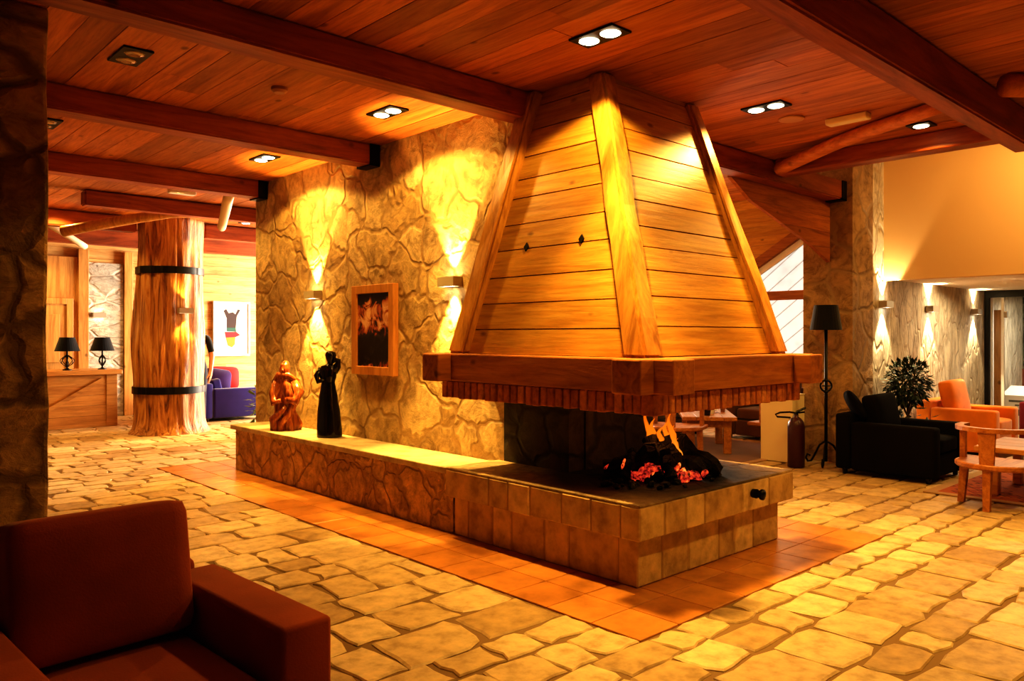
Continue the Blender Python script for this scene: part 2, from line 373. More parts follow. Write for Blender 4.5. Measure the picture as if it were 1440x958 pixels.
def painting_mat():
    m, nt, b, o = new_mat('dark_abstract_painting')
    tc = N(nt, 'ShaderNodeTexCoord')
    n = setin(N(nt, 'ShaderNodeTexNoise'), Scale=5.5, Detail=4.0, Distortion=2.5); nt.links.new(tc.outputs['Object'], n.inputs['Vector'])
    sp = N(nt, 'ShaderNodeSeparateXYZ'); nt.links.new(tc.outputs['Generated'], sp.inputs[0])
    hz = ramp(nt, sp.outputs[2], [(0.0, (.62,)*3), (0.12, (.38,)*3), (0.38, (.36,)*3), (0.55, (.72,)*3), (0.8, (.75,)*3), (1.0, (.30,)*3)])
    f = fmath(nt, 'MULTIPLY', n.outputs['Fac'], fmath(nt, 'MULTIPLY', hz, 1.5))
    c = ramp(nt, f, [(0.30, (.006,.006,.008)), (0.42, (.04,.03,.025)), (0.47, (.40,.07,.03)), (0.54, (.60,.28,.13)), (0.66, (.8,.55,.33))])
    nt.links.new(c, b.inputs['Base Color']); b.inputs['Roughness'].default_value = 0.35; return m
M['painting'] = painting_mat()
def rug_mat():
    m, nt, b, o = new_mat('red_patterned_rug')
    tc = N(nt, 'ShaderNodeTexCoord')
    v = setin(N(nt, 'ShaderNodeTexVoronoi', distance='MANHATTAN'), Scale=7.0); nt.links.new(tc.outputs['Object'], v.inputs['Vector'])
    n = setin(N(nt, 'ShaderNodeTexNoise'), Scale=30.0, Detail=3.0); nt.links.new(tc.outputs['Object'], n.inputs['Vector'])
    c = ramp(nt, v.outputs['Distance'], [(0.0, (.55,.30,.12)), (0.2, (.30,.05,.02)), (0.5, (.40,.075,.025)), (0.62, (.06,.02,.015)), (0.8, (.42,.12,.04))], 'CONSTANT')
    c = mixc(nt, fmath(nt, 'MULTIPLY', n.outputs['Fac'], 0.7), c, (.30,.06,.02))
    nt.links.new(c, b.inputs['Base Color']); b.inputs['Roughness'].default_value = 0.95; bump(nt, b, n.outputs['Fac'], 0.5, 0.01); return m
M['rug'] = rug_mat()
M['rug_edge'] = fabric('rug_border_tan', (.42,.25,.10))

# ------------------------------------------------------------------ the setting
CH = 3.08
# floor paving with real irregular stones
bm = BM()
def in_tile(x0, x1, y0, y1): return x1 > 2.87 and x0 < 5.6 and y1 > 2.22 and y0 < 8.62
def floor_stones(bm, X0, X1, Y0, Y1):
    y = Y0
    while y < Y1 - 0.08:
        h = rnd.uniform(0.2, 0.36)
        if y + h > Y1 - 0.12: h = Y1 - y
        x = X0
        while x < X1 - 0.06:
            w = rnd.uniform(0.2, 0.48)
            if x + w > X1 - 0.14: w = X1 - x
            g = rnd.uniform(0.005, 0.012)
            sk = rnd.uniform(-0.03, 0.03)
            c = [(x+g, y+g), (x+w-g, y+g), (x+w-g, y+h-g), (x+g, y+h-g)]
            loop = []
            for i in range(4):
                a, b2 = c[i], c[(i+1) % 4]
                for t in (0.0, 0.3, 0.7):
                    px = a[0] + (b2[0]-a[0]) * t + rnd.uniform(-.018, .018); py = a[1] + (b2[1]-a[1]) * t + rnd.uniform(-.018, .018)
                    if t == 0: px += (x+w/2-px) * rnd.uniform(0, .09); py += (y+h/2-py) * rnd.uniform(0, .09)
                    px = min(max(px + sk * ((py-y)/h-.5), X0), X1); py = min(max(py, Y0), Y1)
                    loop.append((px, py))
            z = rnd.uniform(-0.004, 0.0)
            cx, cy = x + w/2, y + h/2
            lo = [bm.verts.new((p[0], p[1], -0.02)) for p in loop]
            md = [bm.verts.new((p[0], p[1], z - 0.007)) for p in loop]
            hi = [bm.verts.new((p[0] + (cx-p[0]) * 0.06, p[1] + (cy-p[1]) * 0.06, z)) for p in loop]
            for i in range(12):
                j = (i+1) % 12
                bm.faces.new((lo[i], lo[j], md[j], md[i])); bm.faces.new((md[i], md[j], hi[j], hi[i]))
            bm.faces.new(hi)
            x += w
        y += h
floor_stones(bm, -1.0, 14.5, -1.0, 2.22)
floor_stones(bm, -1.0, 2.87, 2.22, 8.62)
floor_stones(bm, 5.6, 14.5, 2.22, 8.62)
floor_stones(bm, -1.0, 11.5, 8.62, 14.7)
fl = obj('floor', bm, M['floor_stone']); fl['kind'] = 'structure'
bm = BM(); box(bm, -4, 16, -4, 15.2, -0.12, -0.012)
fb = obj('floor_bed', bm, M['mortar'], fl)
bm = BM()
ts = 0.3033
y = 2.22
while y < 8.6:
    x = 2.87
    while x < 5.59:
        box(bm, x+.003, min(x+ts, 5.6)-.003, y+.003, min(y+ts, 8.62)-.003, -0.02, -0.001, 0.002, 1)
        x += ts
    y += ts
ti = struct('floor_tile_border', bm, M['tile']); ti.name = 'trim_1'

# ceiling: real boards
def boards_y(bm, X0, X1, Y0, Y1, z, w=0.19, th=0.03):
    x = X0
    while x < X1 - 0.02:
        x1 = min(x + w, X1); y = Y0 - rnd.uniform(0, 2.5)
        while y < Y1:
            y1 = y + rnd.uniform(2.6, 4.6)
            zz = z + rnd.uniform(0, 0.003)
            box(bm, x+.002, x1-.002, max(y, Y0)+.001, min(y1, Y1)-.001, zz, zz+th) if min(y1, Y1) > max(y, Y0) + .01 else None
            y = y1
        x = x1
    box(bm, X0, X1, Y0, Y1, z+th+.006, z+th+.1)
bm = BM(); boards_y(bm, -3.2, 7.12, -3.2, 3.95, CH); boards_y(bm, -3.2, 4.75, 3.95, 8.35, CH); boards_y(bm, -3.2, 12.0, 8.35, 14.75, CH)
struct('ceiling', bm, M['ceil'])
bm = BM(); boards_y(bm, 4.75, 12.0, 3.95, 8.35, 3.62); boards_y(bm, 7.12, 13.2, -3.2, 3.95, 3.75)
box(bm, 7.12, 7.16, -3.2, 3.95, CH, 3.75); box(bm, 4.75, 7.12, 3.95, 3.99, CH+.03, 3.7); box(bm, 4.75, 12, 8.31, 8.35, CH, 3.7)
o = struct('ceiling_upper', bm, M['ceil'])

# walls
bm = BM(); box(bm, 3.85, 4.75, 4.31, 8.35, 0, CH); box(bm, 3.85, 4.75, 3.58, 4.31, 0.483, CH); struct('wall_centre', bm, M['wall'])
bm = BM(); box(bm, 3.846, 4.754, 3.574, 4.22, 0.482, 0.99); box(bm, 4.0, 4.754, 3.56, 3.575, 0.482, 0.99)
struct('trim_2', bm, M['soot_shade_stone'])  # soot, plus the hearth shadow put into the dark wall face
bm = BM(); box(bm, 8.5, 13.05, 3.70, 4.22, 0, 3.75); box(bm, 13.05, 15.2, 3.70, 3.9, 0, 3.0)
struct('wall_right', bm, M['wall_grey'])
bm = BM(); box(bm, 8.47, 9.0, 3.68, 4.24, 0, 3.75); struct('wall_pier', bm, M['pier'])
bm = BM(); box(bm, 9.35, 9.5, -3.2, 3.70, 2.04, 3.75); struct('wall_bulkhead', bm, M['cream'])
bm = BM(); box(bm, 9.5, 15.2, -3.2, 3.70, 2.06, 2.14); struct('ceiling_soffit', bm, M['cream_white'])
bm = BM()
z = 0.0
while z < CH:
    x = -3.2 - rnd.uniform(0, 2)
    while x < 12:
        x1 = x + rnd.uniform(2.2, 4)
        a, b2 = max(x, -3.2), min(x1, 12.0)
        if b2 > a: box(bm, a+.001, b2-.001, 14.7, 14.74, z+.002, min(z+.17, CH)-.002)
        x = x1
    z += 0.17
box(bm, -3.2, 12, 14.745, 14.8, 0, CH); struct('wall_back', bm, M['wall_pine'])
bm = BM(); box(bm, -3.4, -3.2, -3.2, 14.8, 0, CH); struct('wall_left', bm, M['pillar'])
bm = BM(); box(bm, -3.2, 15.2, -3.4, -3.2, 0, 3.75); struct('wall_front', bm, M['pillar'])
# east wall with the gable window and a daylight window further back
bm = BM(); box(bm, 11.5, 11.7, 4.2, 9.3, 0, 0.85); box(bm, 11.5, 11.7, 8.6, 9.6, 0, 3.7); box(bm, 11.5, 11.7, 13.2, 14.8, 0, CH); box(bm, 11.5, 11.7, 9.6, 13.2, 2.7, CH); box(bm, 11.5, 11.7, 9.3, 13.2, 0, 0.3)
struct('wall_east', bm, M['wall'])
# pine gable boards above sloping window head: head rises towards -y
def gz(y): return 2.63 + (6.3 - y) * 0.60
bm = BM()
z = 1.2
while z < 3.62:
    z1 = min(z + .15, 3.62)
    # board spans y from where head line is below it, to 8.6
    ya = 6.3 - (z - 2.63) / 0.60
    yb = 6.3 - (z1 - 2.63) / 0.60
    ya = max(min(ya, 8.6), 4.25); yb = max(min(yb, 8.6), 4.25)
    if ya < 8.58: hexa(bm, [(11.5, ya, z+.003), (11.55, ya, z+.003), (11.55, 8.6, z+.003), (11.5, 8.6, z+.003), (11.5, yb, z1), (11.55, yb, z1), (11.55, 8.6, z1), (11.5, 8.6, z1)])
    z = z1
struct('wall_gable', bm, M['ceil_x'].copy() if False else M['hood_y'])
w1 = thing('window_1', 'gable', 'window', (11.5, 6.0, 0.85)); del w1['label']; del w1['category']; w1['kind'] = 'structure'
bm = BM()
def slopebar(bm, x0, x1, ya, yb, dz0, dz1):
    hexa(bm, [(x0, ya, gz(ya)+dz0), (x1, ya, gz(ya)+dz0), (x1, yb, gz(yb)+dz0), (x0, yb, gz(yb)+dz0), (x0, ya, gz(ya)+dz1), (x1, ya, gz(ya)+dz1), (x1, yb, gz(yb)+dz1), (x0, yb, gz(yb)+dz1)])
slopebar(bm, 11.42, 11.56, 4.5, 8.6, -0.03, 0.14)
box(bm, 11.44, 11.54, 4.3, 8.6, 1.96, 2.1)
box(bm, 11.42, 11.56, 4.3, 8.6, 0.85, 0.95)
obj('window_frame', bm, M['frame_y'], w1, world=True)
bm = BM(); slopebar(bm, 11.50, 11.54, 4.5, 8.6, -0.14, -0.03); obj('inner_frame', bm, M['cream_white'], w1, world=True)
bm = BM(); box(bm, 11.545, 11.55, 4.3, 8.6, 0.95, 3.6); obj('pane', bm, M['glass'], w1, world=True)
bm = BM(); box(bm, 12.3, 12.35, 4.3, 9.4, -0.1, 4.5); o = struct('wall_outside', bm, M['white_boards'])
bm = BM(); box(bm, 11.6, 11.62, 9.6, 13.2, 0.3, 2.7); o = struct('window_2', bm, plain('bright_daylight_pane', (1,1,1), 0.3, emit=5.0, ecol=(1,.96,.88)))
# plank infill under the beam beside the hood
bm = BM()
def tri_cut(z): return 6.45 + max(0.0, (2.80 - z)) / 0.27
z = 2.2
while z < 3.06:
    z1 = min(z + .17, 3.06)
    xa, xb = min(tri_cut(z), 8.5), min(tri_cut(z1), 8.5)
    if z1 > 2.23: hexa(bm, [(xa, 3.93, z+.002), (8.5, 3.93, z+.002), (8.5, 3.97, z+.002), (xa, 3.97, z+.002), (xb, 3.93, z1-.002), (8.5, 3.93, z1-.002), (8.5, 3.97, z1-.002), (xb, 3.97, z1-.002)])
    z = z1
struct('wall_infill', bm, wood('infill_planks', 'x', CEIL, fine=8))
# foreground stone pillar
bm = BM(); box(bm, -0.1, 0.985, 4.55, 5.3, 0, CH, 0.02)
t2 = bmesh.ops.subdivide_edges(bm, edges=list(bm.edges), cuts=14, use_grid_fill=True)
for v in bm.verts:
    if 0.01 < v.co.z < CH - 0.01:
        n = noise.noise(v.co * 4.0); v.co.x += 0.012 * n; v.co.y += 0.02 * noise.noise(v.co * 3.1 + Vector((9, 0, 0)))
bm2 = bm; tag(obj('stone_pillar', bm2, M['pillar']), 'dark rough stone pillar at the left edge behind the rust armchair', 'pillar')

# ------------------------------------------------------------------ ceiling beams
def beam_x(y, w, x0, x1, z0, z1, label, hang=None, group='ceiling beams'):
    t = thing('ceiling_beam', label, 'beam', ((x0+x1)/2, y, z0), 0, group)
    bm = BM(); L = x1 - x0; n = max(4, int(L / 0.35))
    tb = bmesh.new(); hexa(tb, [(x0,y-w/2,z0),(x1,y-w/2,z0),(x1,y+w/2,z0),(x0,y+w/2,z0),(x0,y-w/2,z1),(x1,y-w/2,z1),(x1,y+w/2,z1),(x0,y+w/2,z1)])
    bmesh.ops.bevel(tb, geom=list(tb.edges), offset=0.014, segments=2, affect='EDGES')
    merge(bm, tb); obj('timber', bm, M['beam_x'], t, world=True)
    if hang:
        bm = BM()
        for hx in hang:
            box(bm, hx-.05, hx+.05, y-w/2-.012, y-w/2-.001, z0-.012, z1); box(bm, hx-.05, hx+.05, y+w/2+.001, y+w/2+.012, z0-.012, z1); box(bm, hx-.05, hx+.05, y-w/2-.012, y+w/2+.012, z0-.014, z0-.001)
        obj('hanger_bracket', bm, M['black_metal'], t, world=True)
    return t
beam_x(3.95, 0.20, -3.2, 3.83, 2.90, CH, 'long dark ceiling beam running from upper left to the hood top')
beam_x(3.84, 0.18, 4.86, 8.46, 2.88, CH-.002, 'ceiling beam from behind the hood to the right stone pier', hang=[8.41])
beam_x(5.95, 0.20, -3.2, 3.84, 2.905, CH, 'middle ceiling beam on the left ending in a black bracket on the wall', hang=[3.79])
beam_x(8.15, 0.20, -3.2, 3.84, 2.90, CH, 'ceiling beam meeting the far left edge of the stone wall', hang=[3.79])
beam_x(9.95, 0.18, 2.5, 9.5, 2.90, CH-.01, 'short beam with a cut left end in front of the trunk column')
beam_x(11.75, 0.2, -3.2, 3.62, 2.86, CH-.01, 'beam entering the left side of the trunk column top')
beam_x(11.75, 0.2, 4.58, 10.5, 2.86, CH-.01, 'beam leaving the right side of the trunk column top')
beam_x(13.2, 0.2, -3.2, 11.0, 2.80, CH-.01, 'furthest ceiling beam above the reception desk')
beam_x(1.71, 0.15, -3.0, 7.0, 2.82, CH, 'big dark ceiling beam crossing the upper right corner')
bm = BM(); t = thing('cross_beam', 'dark cross beam at the end of the ceiling by the cream wall', 'beam', (7.0, 2.8, 2.92))
box(bm, 6.9, 7.1, 1.865, 3.74, 2.93, CH, 0.014); obj('timber', bm, M['beam_y'], t, world=True)
def logpole(name, pts, r, label, mat=None, group=None):
    bm = BM(); P = [Vector(p) for p in pts]; Q = []
    for i in range(len(P) - 1):
        for k in range(5): Q.append(P[i].lerp(P[i+1], k / 5))
    Q.append(P[-1]); tube(bm, Q, [r * (1 - 0.15 * i / len(Q)) for i in range(len(Q))], 14, jitter=0.12)
    o = obj(name, bm, mat or M['log_y'], smooth=True); tag(o, label, 'log brace', group); return o
logpole('brace_log', [(6.80, 3.64, 2.96), (6.4, 2.85, 3.02), (5.95, 1.88, 3.03)], 0.06, 'round log brace slanting across the ceiling right of the hood')
logpole('brace_log', [(5.75, 1.52, 3.02), (6.3, 1.1, 3.01), (6.9, 0.6, 2.97)], 0.075, 'round log brace beyond the big beam at the upper right edge')
logpole('brace_log', [(2.6, 11.25, 2.74), (3.1, 10.7, 2.86), (3.6, 10.3, 2.97), (4.2, 10.12, 3.01)], 0.07, 'pale curved log brace left of the trunk column under the far ceiling', M['pine_z'])
logpole('brace_log', [(3.70, 8.70, 3.03), (3.98, 9.6, 2.75)], 0.06, 'short sunlit log end hanging below the ceiling above the trunk', plain('sunlit_cut_wood', (.72,.58,.36), 0.6))  # sunlight on the cut log is put into its pale colour
logpole('brace_log', [(2.5, 12.0, 2.98), (3.2, 12.6, 2.70)], 0.05, 'short sunlit log end left of the trunk column top', plain('sunlit_cut_wood_end', (.72,.58,.36), 0.6))  # pale colour carries the sunlight here too

# ------------------------------------------------------------------ bench, hearth and hood
t = thing('stone_bench', 'long low stone bench with pale slab along the stone wall', 'bench', (3.63, 6.1, 0))
bm = BM(); box(bm, 3.45, 3.845, 4.32, 7.96, 0, 0.42); obj('stone_base', bm, M['bench_stone'], t, world=True)
bm = BM(); y = 4.31
for L in (0.9, 1.1, 0.85, 0.85): box(bm, 3.41, 3.846, y+.001, y+L-.001, 0.42, 0.468, 0.008); y += L
obj('top_slab', bm, M['bench_top'], t, world=True)

h = thing('hearth', 'raised square stone hearth under the wooden hood', 'hearth', (4.2, 3.45, 0))
bm = BM()
def course(bm, x0, x1, y0, y1, z0, z1, seed):
    r = random.Random(seed); th = 0.14
    x = x0
    while x < x1 - .05:
        w = r.uniform(.17, .42)
        if x + w > x1 - .14: w = x1 - x
        box(bm, x+.003, x+w-.003, y0 + r.uniform(0, .004), y0+th, z0+.002, z1-.002, 0.008, 1); x += w
    y = y0 + th
    while y < y1 - .05:
        w = r.uniform(.17, .42)
        if y + w > y1 - .14: w = y1 - y
        box(bm, x0 + r.uniform(0, .004), x0+th, y+.003, y+w-.003, z0+.002, z1-.002, 0.008, 1)
        box(bm, x1-th, x1 - r.uniform(0, .004), y+.003, y+w-.003, z0+.002, z1-.002, 0.008, 1); y += w
course(bm, 3.44, 5.0, 2.68, 4.3, 0.0, 0.28, 3)
obj('base_course', bm, M['hearth_block'], h, world=True)
bm = BM(); box(bm, 3.449, 4.991, 2.689, 4.295, 0.0, 0.465); box(bm, 3.369, 5.051, 2.609, 4.295, .285, .465)
obj('core', bm, plain('hearth_joint_mortar', (.38,.26,.13), .85), h, world=True)
bm = BM(); course(bm, 3.36, 5.06, 2.6, 4.3, 0.28, 0.47, 8)
obj('rim_course', bm, M['hearth_block'], h, world=True)
bm = BM(); box(bm, 3.365, 5.055, 2.605, 4.3, 0.466, 0.482, 0.006); obj('top_slab', bm, M['hearth_top'], h, world=True)
bm = BM(); lathe(bm, [(.028, 0), (.03, .03), (.02, .045), (.034, .06), (.034, .075), (.012, .085)], seg=14)
o = obj('gas_valve', bm, M['black_metal'], h, smooth=True); o.location = (0.31, -0.855, 0.395); o.rotation_euler = (PI/2, 0, 0)
o['label'] = 'black round valve knob on the hearth side'

hd = thing('fireplace_hood', 'tall tapering wooden fireplace hood with brick rim', 'fireplace hood', (4.25, 3.45, 0.96))
bz0, bz1 = 1.085, 1.275
def hb(name, x0, x1, y0, y1, m, dz=0):
    bm = BM(); box(bm, x0, x1, y0, y1, bz0+dz, bz1+dz, 0.01); obj(name, bm, m, hd, world=True)
hb('frame_beam', 3.38, 3.58, 2.40, 4.57, M['frame_y'])
hb('frame_beam', 3.26, 3.379, 2.52, 2.72, M['frame_x']); hb('frame_beam', 3.581, 5.19, 2.52, 2.72, M['frame_x'], 0.0)
hb('frame_beam', 3.26, 3.379, 4.25, 4.43, M['frame_x']); hb('frame_beam', 3.581, 3.848, 4.25, 4.43, M['frame_x'])
hb('frame_beam', 4.89, 5.07, 2.40, 2.519, M['frame_y']); hb('frame_beam', 4.89, 5.07, 2.721, 4.5, M['frame_y'])
# brick soldier course
bm = BM(); bw = 0.066
def brick(x0, x1, y0, y1, big=0):
    d = rnd.uniform(0, .006); zz = 0.965 + rnd.uniform(-.006, .004)
    box(bm, x0, x1, y0, y1, zz, 1.08, 0.005, 1)
y = 2.64
while y < 4.40: brick(3.42 + rnd.uniform(-.005, .005), 3.53, y+.006, y+bw-.006); brick(4.93, 5.04 + rnd.uniform(-.005, .005), y+.004, y+bw-.004); y += bw
x = 3.50
while x < 4.95: brick(x+.006, x+bw-.006, 2.56 + rnd.uniform(-.005, .005), 2.67); x += bw
brick(3.41, 3.495, 2.55, 2.635); brick(4.965, 5.05, 2.55, 2.635)
obj('brick_course', bm, M['brick'], hd, world=True)
bm = BM(); box(bm, 3.44, 3.52, 2.6, 4.4, 0.975, 1.084); box(bm, 4.94, 5.02, 2.6, 4.4, 0.975, 1.084); box(bm, 3.52, 4.94, 2.58, 2.66, 0.975, 1.084)
obj('brick_backing', bm, M['brick_mortar'], hd, world=True)
# pyramid panels
zb, zt = 1.27, CH
c0, c1, c2, c3 = Vector((3.50, 2.70, zb)), Vector((4.97, 2.70, zb)), Vector((3.50, 4.30, zb)), Vector((4.97, 4.30, zb))
d0, d1, d2, d3 = Vector((3.84, 3.30, zt)), Vector((4.80, 3.30, zt)), Vector((3.84, 3.86, zt)), Vector((4.80, 3.86, zt))
def panel(name, a0, a1, b0, b1, m, seed):   # a bottom, b top
    r = random.Random(seed); bm = BM(); t = 0.0
    nrm = (a1 - a0).cross(b0 - a0).normalized()
    if nrm.dot((a0 + a1) / 2 - Vector((4.25, 3.6, 1.8))) < 0: nrm = -nrm
    Ls = []
    while t < 1: 
        s = r.uniform(.072, .105); Ls.append((t, min(t + s, 1.0))); t += s
    for (s0, s1) in Ls:
        g = 0.0022; j = r.uniform(0, .004)
        p = [a0.lerp(b0, s0+g), a1.lerp(b1, s0+g), a1.lerp(b1, s1-g), a0.lerp(b0, s1-g)]
        q = [v + nrm * (0.018 + j) for v in p]
        hexa(bm, [p[0], p[1], p[2], p[3], q[0], q[1], q[2], q[3]])
    k = [a0 + nrm * .004, a1 + nrm * .004, b1 + nrm * .004, b0 + nrm * .004]
    hexa(bm, [v - nrm * .01 for v in k] + k)
    return obj(name, bm, m, hd, world=True)
left_panel = panel('board_panel', c0, c2, d0, d2, M['hood_y'], 5)
panel('board_panel', c0, c1, d0, d1, M['hood_x'], 6)
panel('board_panel', c1, c3, d1, d3, M['hood_y'], 7)
panel('board_panel', c2, c3, d2, d3, M['hood_x'], 9)
def post(p, q, w, m):
    bm = BM(); p, q = Vector(p), Vector(q); n = 8; rings = []
    for i in range(n + 1):
        c = p.lerp(q, i / n); ww = w * (1 - .18 * i / n) / 2
        o4 = [(-1,-1),(1,-1),(1,1),(-1,1)]; ring = []
        for (sx, sy) in o4:
            jj = Vector((noise.noise(c * 3 + Vector((sx, sy, 0))), noise.noise(c * 3 + Vector((sy, sx, 5))), 0)) * 0.012
            ring.append(c + Vector((sx * ww, sy * ww, 0)) + (jj if 0 < i < n else Vector()))
        rings.append(ring)
    tb = bmesh.new(); V = [[tb.verts.new(v) for v in r] for r in rings]
    for i in range(n):
        for k in range(4): tb.faces.new((V[i][k], V[i][(k+1)%4], V[i+1][(k+1)%4], V[i+1][k]))
    tb.faces.new(list(reversed(V[0]))); tb.faces.new(V[-1])
    tb.normal_update()
    ed = [e for e in tb.edges if len(e.link_faces) == 2 and e.calc_face_angle(0) > 0.6]
    bmesh.ops.bevel(tb, geom=ed, offset=0.018, segments=2, affect='EDGES')
    merge(bm, tb); return obj('corner_post', bm, m, hd, world=True)
post((3.505, 2.695, bz1), (3.845, 3.29, CH-.001), 0.165, M['post'])
post((3.505, 4.27, bz1), (3.80, 3.86, CH-.001), 0.17, M['post'])
post((4.97, 2.70, bz1), (4.81, 3.30, CH-.001), 0.15, M['post'])
# small dark diamond plugs in the left panel boards
def on_left(y, z, e=0.03):
    s = (z - zb) / (zt - zb); return Vector((3.50 + .34 * s - e, y, z))
for (yy, zz) in ((3.74, 1.99), (3.25, 2.0)):
    bm = BM()
    a = [on_left(yy-.022, zz), on_left(yy, zz-.03), on_left(yy+.022, zz), on_left(yy, zz+.03)]
    v = [bm.verts.new(q) for q in a] + [bm.verts.new(q + Vector((.02, 0, 0))) for q in a]
    bm.faces.new(v[:4])
    for i in range(4): bm.faces.new((v[i], v[(i+1)%4], v[4+(i+1)%4], v[4+i]))
    obj('vent_plug', bm, M['black_metal'], left_panel, world=True)

# fire
FX, FY, FZ = 4.12, 3.05, 0.483
bm = BM()
for k in range(90):
    a = rnd.uniform(0, 2*PI); r = 0.44 * math.sqrt(rnd.random()); s = rnd.uniform(.015, .04)
    bmesh.ops.create_icosphere(bm, subdivisions=1, radius=s, matrix=T(FX + r*math.cos(a)*1.1, FY + r*math.sin(a)*0.75, FZ + s * .4) @ R(a*3, 'X') @ Matrix.Diagonal((1, 1, .6, 1)))
o = obj('ash_bed', bm, M['ash']); o['kind'] = 'stuff'; tag(o, 'bed of dark ash and cinders on the hearth', 'ash')
bm = BM()
u_, v_ = Vector((.7325, -.681, 0)), Vector((.681, .7325, 0))      # across and along the view, as directions in the room
LOGS = [((-.30, -.02, .06), (-.02, -.10, .20), .055), ((-.34, .06, .05), (-.06, .02, .13), .06), ((-.02, -.16, .03), (-.04, .02, .25), .055),
        ((.06, -.14, .04), (.0, .04, .26), .05), ((.16, -.12, .04), (.04, .02, .24), .05), ((.40, .0, .04), (.10, .04, .25), .055), ((.30, -.08, .045), (.06, -.02, .17), .05), ((-.2, .16, .06), (.25, .14, .10), .065), ((-.24, -.17, .04), (-.17, -.06, .17), .04), ((.055, -.2, .03), (.03, -.1, .19), .042)]
LL = ['charred log lying lowest at the left of the fire', 'charred log leaning behind the leftmost one', 'upright charred log in the centre left of the fire', 'charred log standing in the centre of the fire', 'charred log in front of the orange glow', 'charred log leaning in from the right end of the fire', 'short charred log at the right front of the fire', 'thick charred log lying at the back of the fire', 'short charred stub at the front left of the fire', 'charred stub dividing the glow at the front of the fire']
for (a, b2, r), lab in zip(LOGS, LL):
    bm = BM(); A = Vector((FX, FY, FZ)) + u_*a[0] + v_*a[1] + Vector((0,0,a[2])); B = Vector((FX, FY, FZ)) + u_*b2[0] + v_*b2[1] + Vector((0,0,b2[2]))
    tube(bm, [A.lerp(B, k/6) + Vector((0,0,.01*math.sin(k*2+a[0]*9))) for k in range(7)], [r*(.8+.25*math.sin(k*1.7+a[1]*20)) for k in range(7)], 12, jitter=0.5)
    tag(obj('burning_log', bm, M['charcoal'], smooth=False), lab, 'log', 'logs in the fire')
bm = BM()
for (du, dv, dz, s) in ((-.10,-.13,.05,.05),(-.06,-.12,.08,.05),(-.15,-.12,.03,.04),(-.04,-.06,.1,.05),(-.12,-.06,.13,.022),(.10,-.10,.06,.05),(.13,-.12,.03,.06),(.19,-.13,.03,.045),(.09,-.05,.12,.045),(.27,-.14,.04,.022),(-.33,-.1,.09,.016),(.0,.02,.05,.06),(.15,.0,.05,.06)):
    p = Vector((FX, FY, FZ)) + u_*du + v_*dv + Vector((0,0,dz))
    bmesh.ops.create_icosphere(bm, subdivisions=2, radius=s, matrix=T(*p) @ R(du*30, 'Z') @ R(dz*20, 'X') @ Matrix.Diagonal((1.2, .7, .7, 1)))
for v in bm.verts: v.co += Vector((noise.noise(v.co*22), noise.noise(v.co*22+Vector((3,0,0))), noise.noise(v.co*22+Vector((0,5,0))))) * .035
o = obj('glowing_embers', bm, M['ember']); o['kind'] = 'stuff'; tag(o, 'red glowing embers between the charred logs', 'embers')
bm = BM()
for (du, dv, dz, s) in ((.13,-.135,.045,.035),(.16,-.15,.03,.03),(-.045,-.15,.065,.025),(-.24,-.14,.10,.018),(.11,-.12,.09,.02),(-.235,-.145,.13,.012)):
    p = Vector((FX, FY, FZ)) + u_*du + v_*dv + Vector((0,0,dz))
    bmesh.ops.create_icosphere(bm, subdivisions=2, radius=s, matrix=T(*p) @ R(.6, 'Y') @ Matrix.Diagonal((.7, .7, 1.5, 1)))
o = obj('hot_embers', bm, M['ember_hot']); o['kind'] = 'stuff'; tag(o, 'brightest orange embers at the front of the fire', 'embers')
def flame(bm, base, hgt, w, lean, ph):
    n = 16; pts = []; rad = []
    for i in range(n + 1):
        s = i / n
        off = lean * s + .03 * math.sin(s * 6 + ph) * s
        pts.append(base + u_ * off + v_ * (.02 * math.sin(s*5+ph*2)) + Vector((0, 0, hgt * s)))
        rad.append(max(.0015, w * 1.55 * (s + .08) ** .5 * (1 - s) ** .95))
    tube(bm, pts, rad, 12, jitter=0.35)
bm = BM()
for (du, dv, dz, hh, w, l, ph) in ((-.055,0,.19,.27,.026,-.01,.4),(-.015,.02,.19,.19,.034,-.005,.5),(.025,.0,.2,.13,.03,.0,1),(.06,.02,.2,.17,.03,.01,.8),(.10,-.01,.17,.25,.034,-.015,.2),(.125,-.02,.14,.20,.024,-.03,.6),(.155,-.04,.10,.16,.013,-.035,.3)):
    flame(bm, Vector((FX, FY, FZ)) + u_*du + v_*dv + Vector((0,0,dz)), hh, w, l, ph)
o = obj('flames', bm, M['flame'], smooth=True); o['kind'] = 'stuff'; tag(o, 'orange flames rising from the log fire', 'flames')
def lamp(name, kind, loc, energy, col, size=None, blend=0.2, rot=None, radius=0.04, target=None, sx=None, sy=None):
    L = bpy.data.lights.new(name, kind); L.energy = energy; L.color = col
    if kind == 'SPOT': L.spot_size = size; L.spot_blend = blend; L.shadow_soft_size = radius
    elif kind == 'POINT': L.shadow_soft_size = radius
    elif kind == 'AREA': L.shape = 'RECTANGLE'; L.size = sx; L.size_y = sy
    o = bpy.data.objects.new(name, L); COL.objects.link(o); o.location = loc
    if target is not None:
        o.rotation_euler = (Vector(target) - Vector(loc)).to_track_quat('-Z', 'Y').to_euler()
    return o
for (x_, y_, e_) in ((3.36, 2.80, 200), (5.2, 2.86, 150)): lamp('downlight_centre', 'SPOT', (x_, y_, CH-.05), e_, (1, .61, .15), math.radians(44), 0.8, target=(x_ - .05, y_ - .1, 0), radius=.04)
lamp('fire_glow', 'POINT', (FX, FY-.02, FZ+.33), 5, (1, .35, .08), radius=.12)

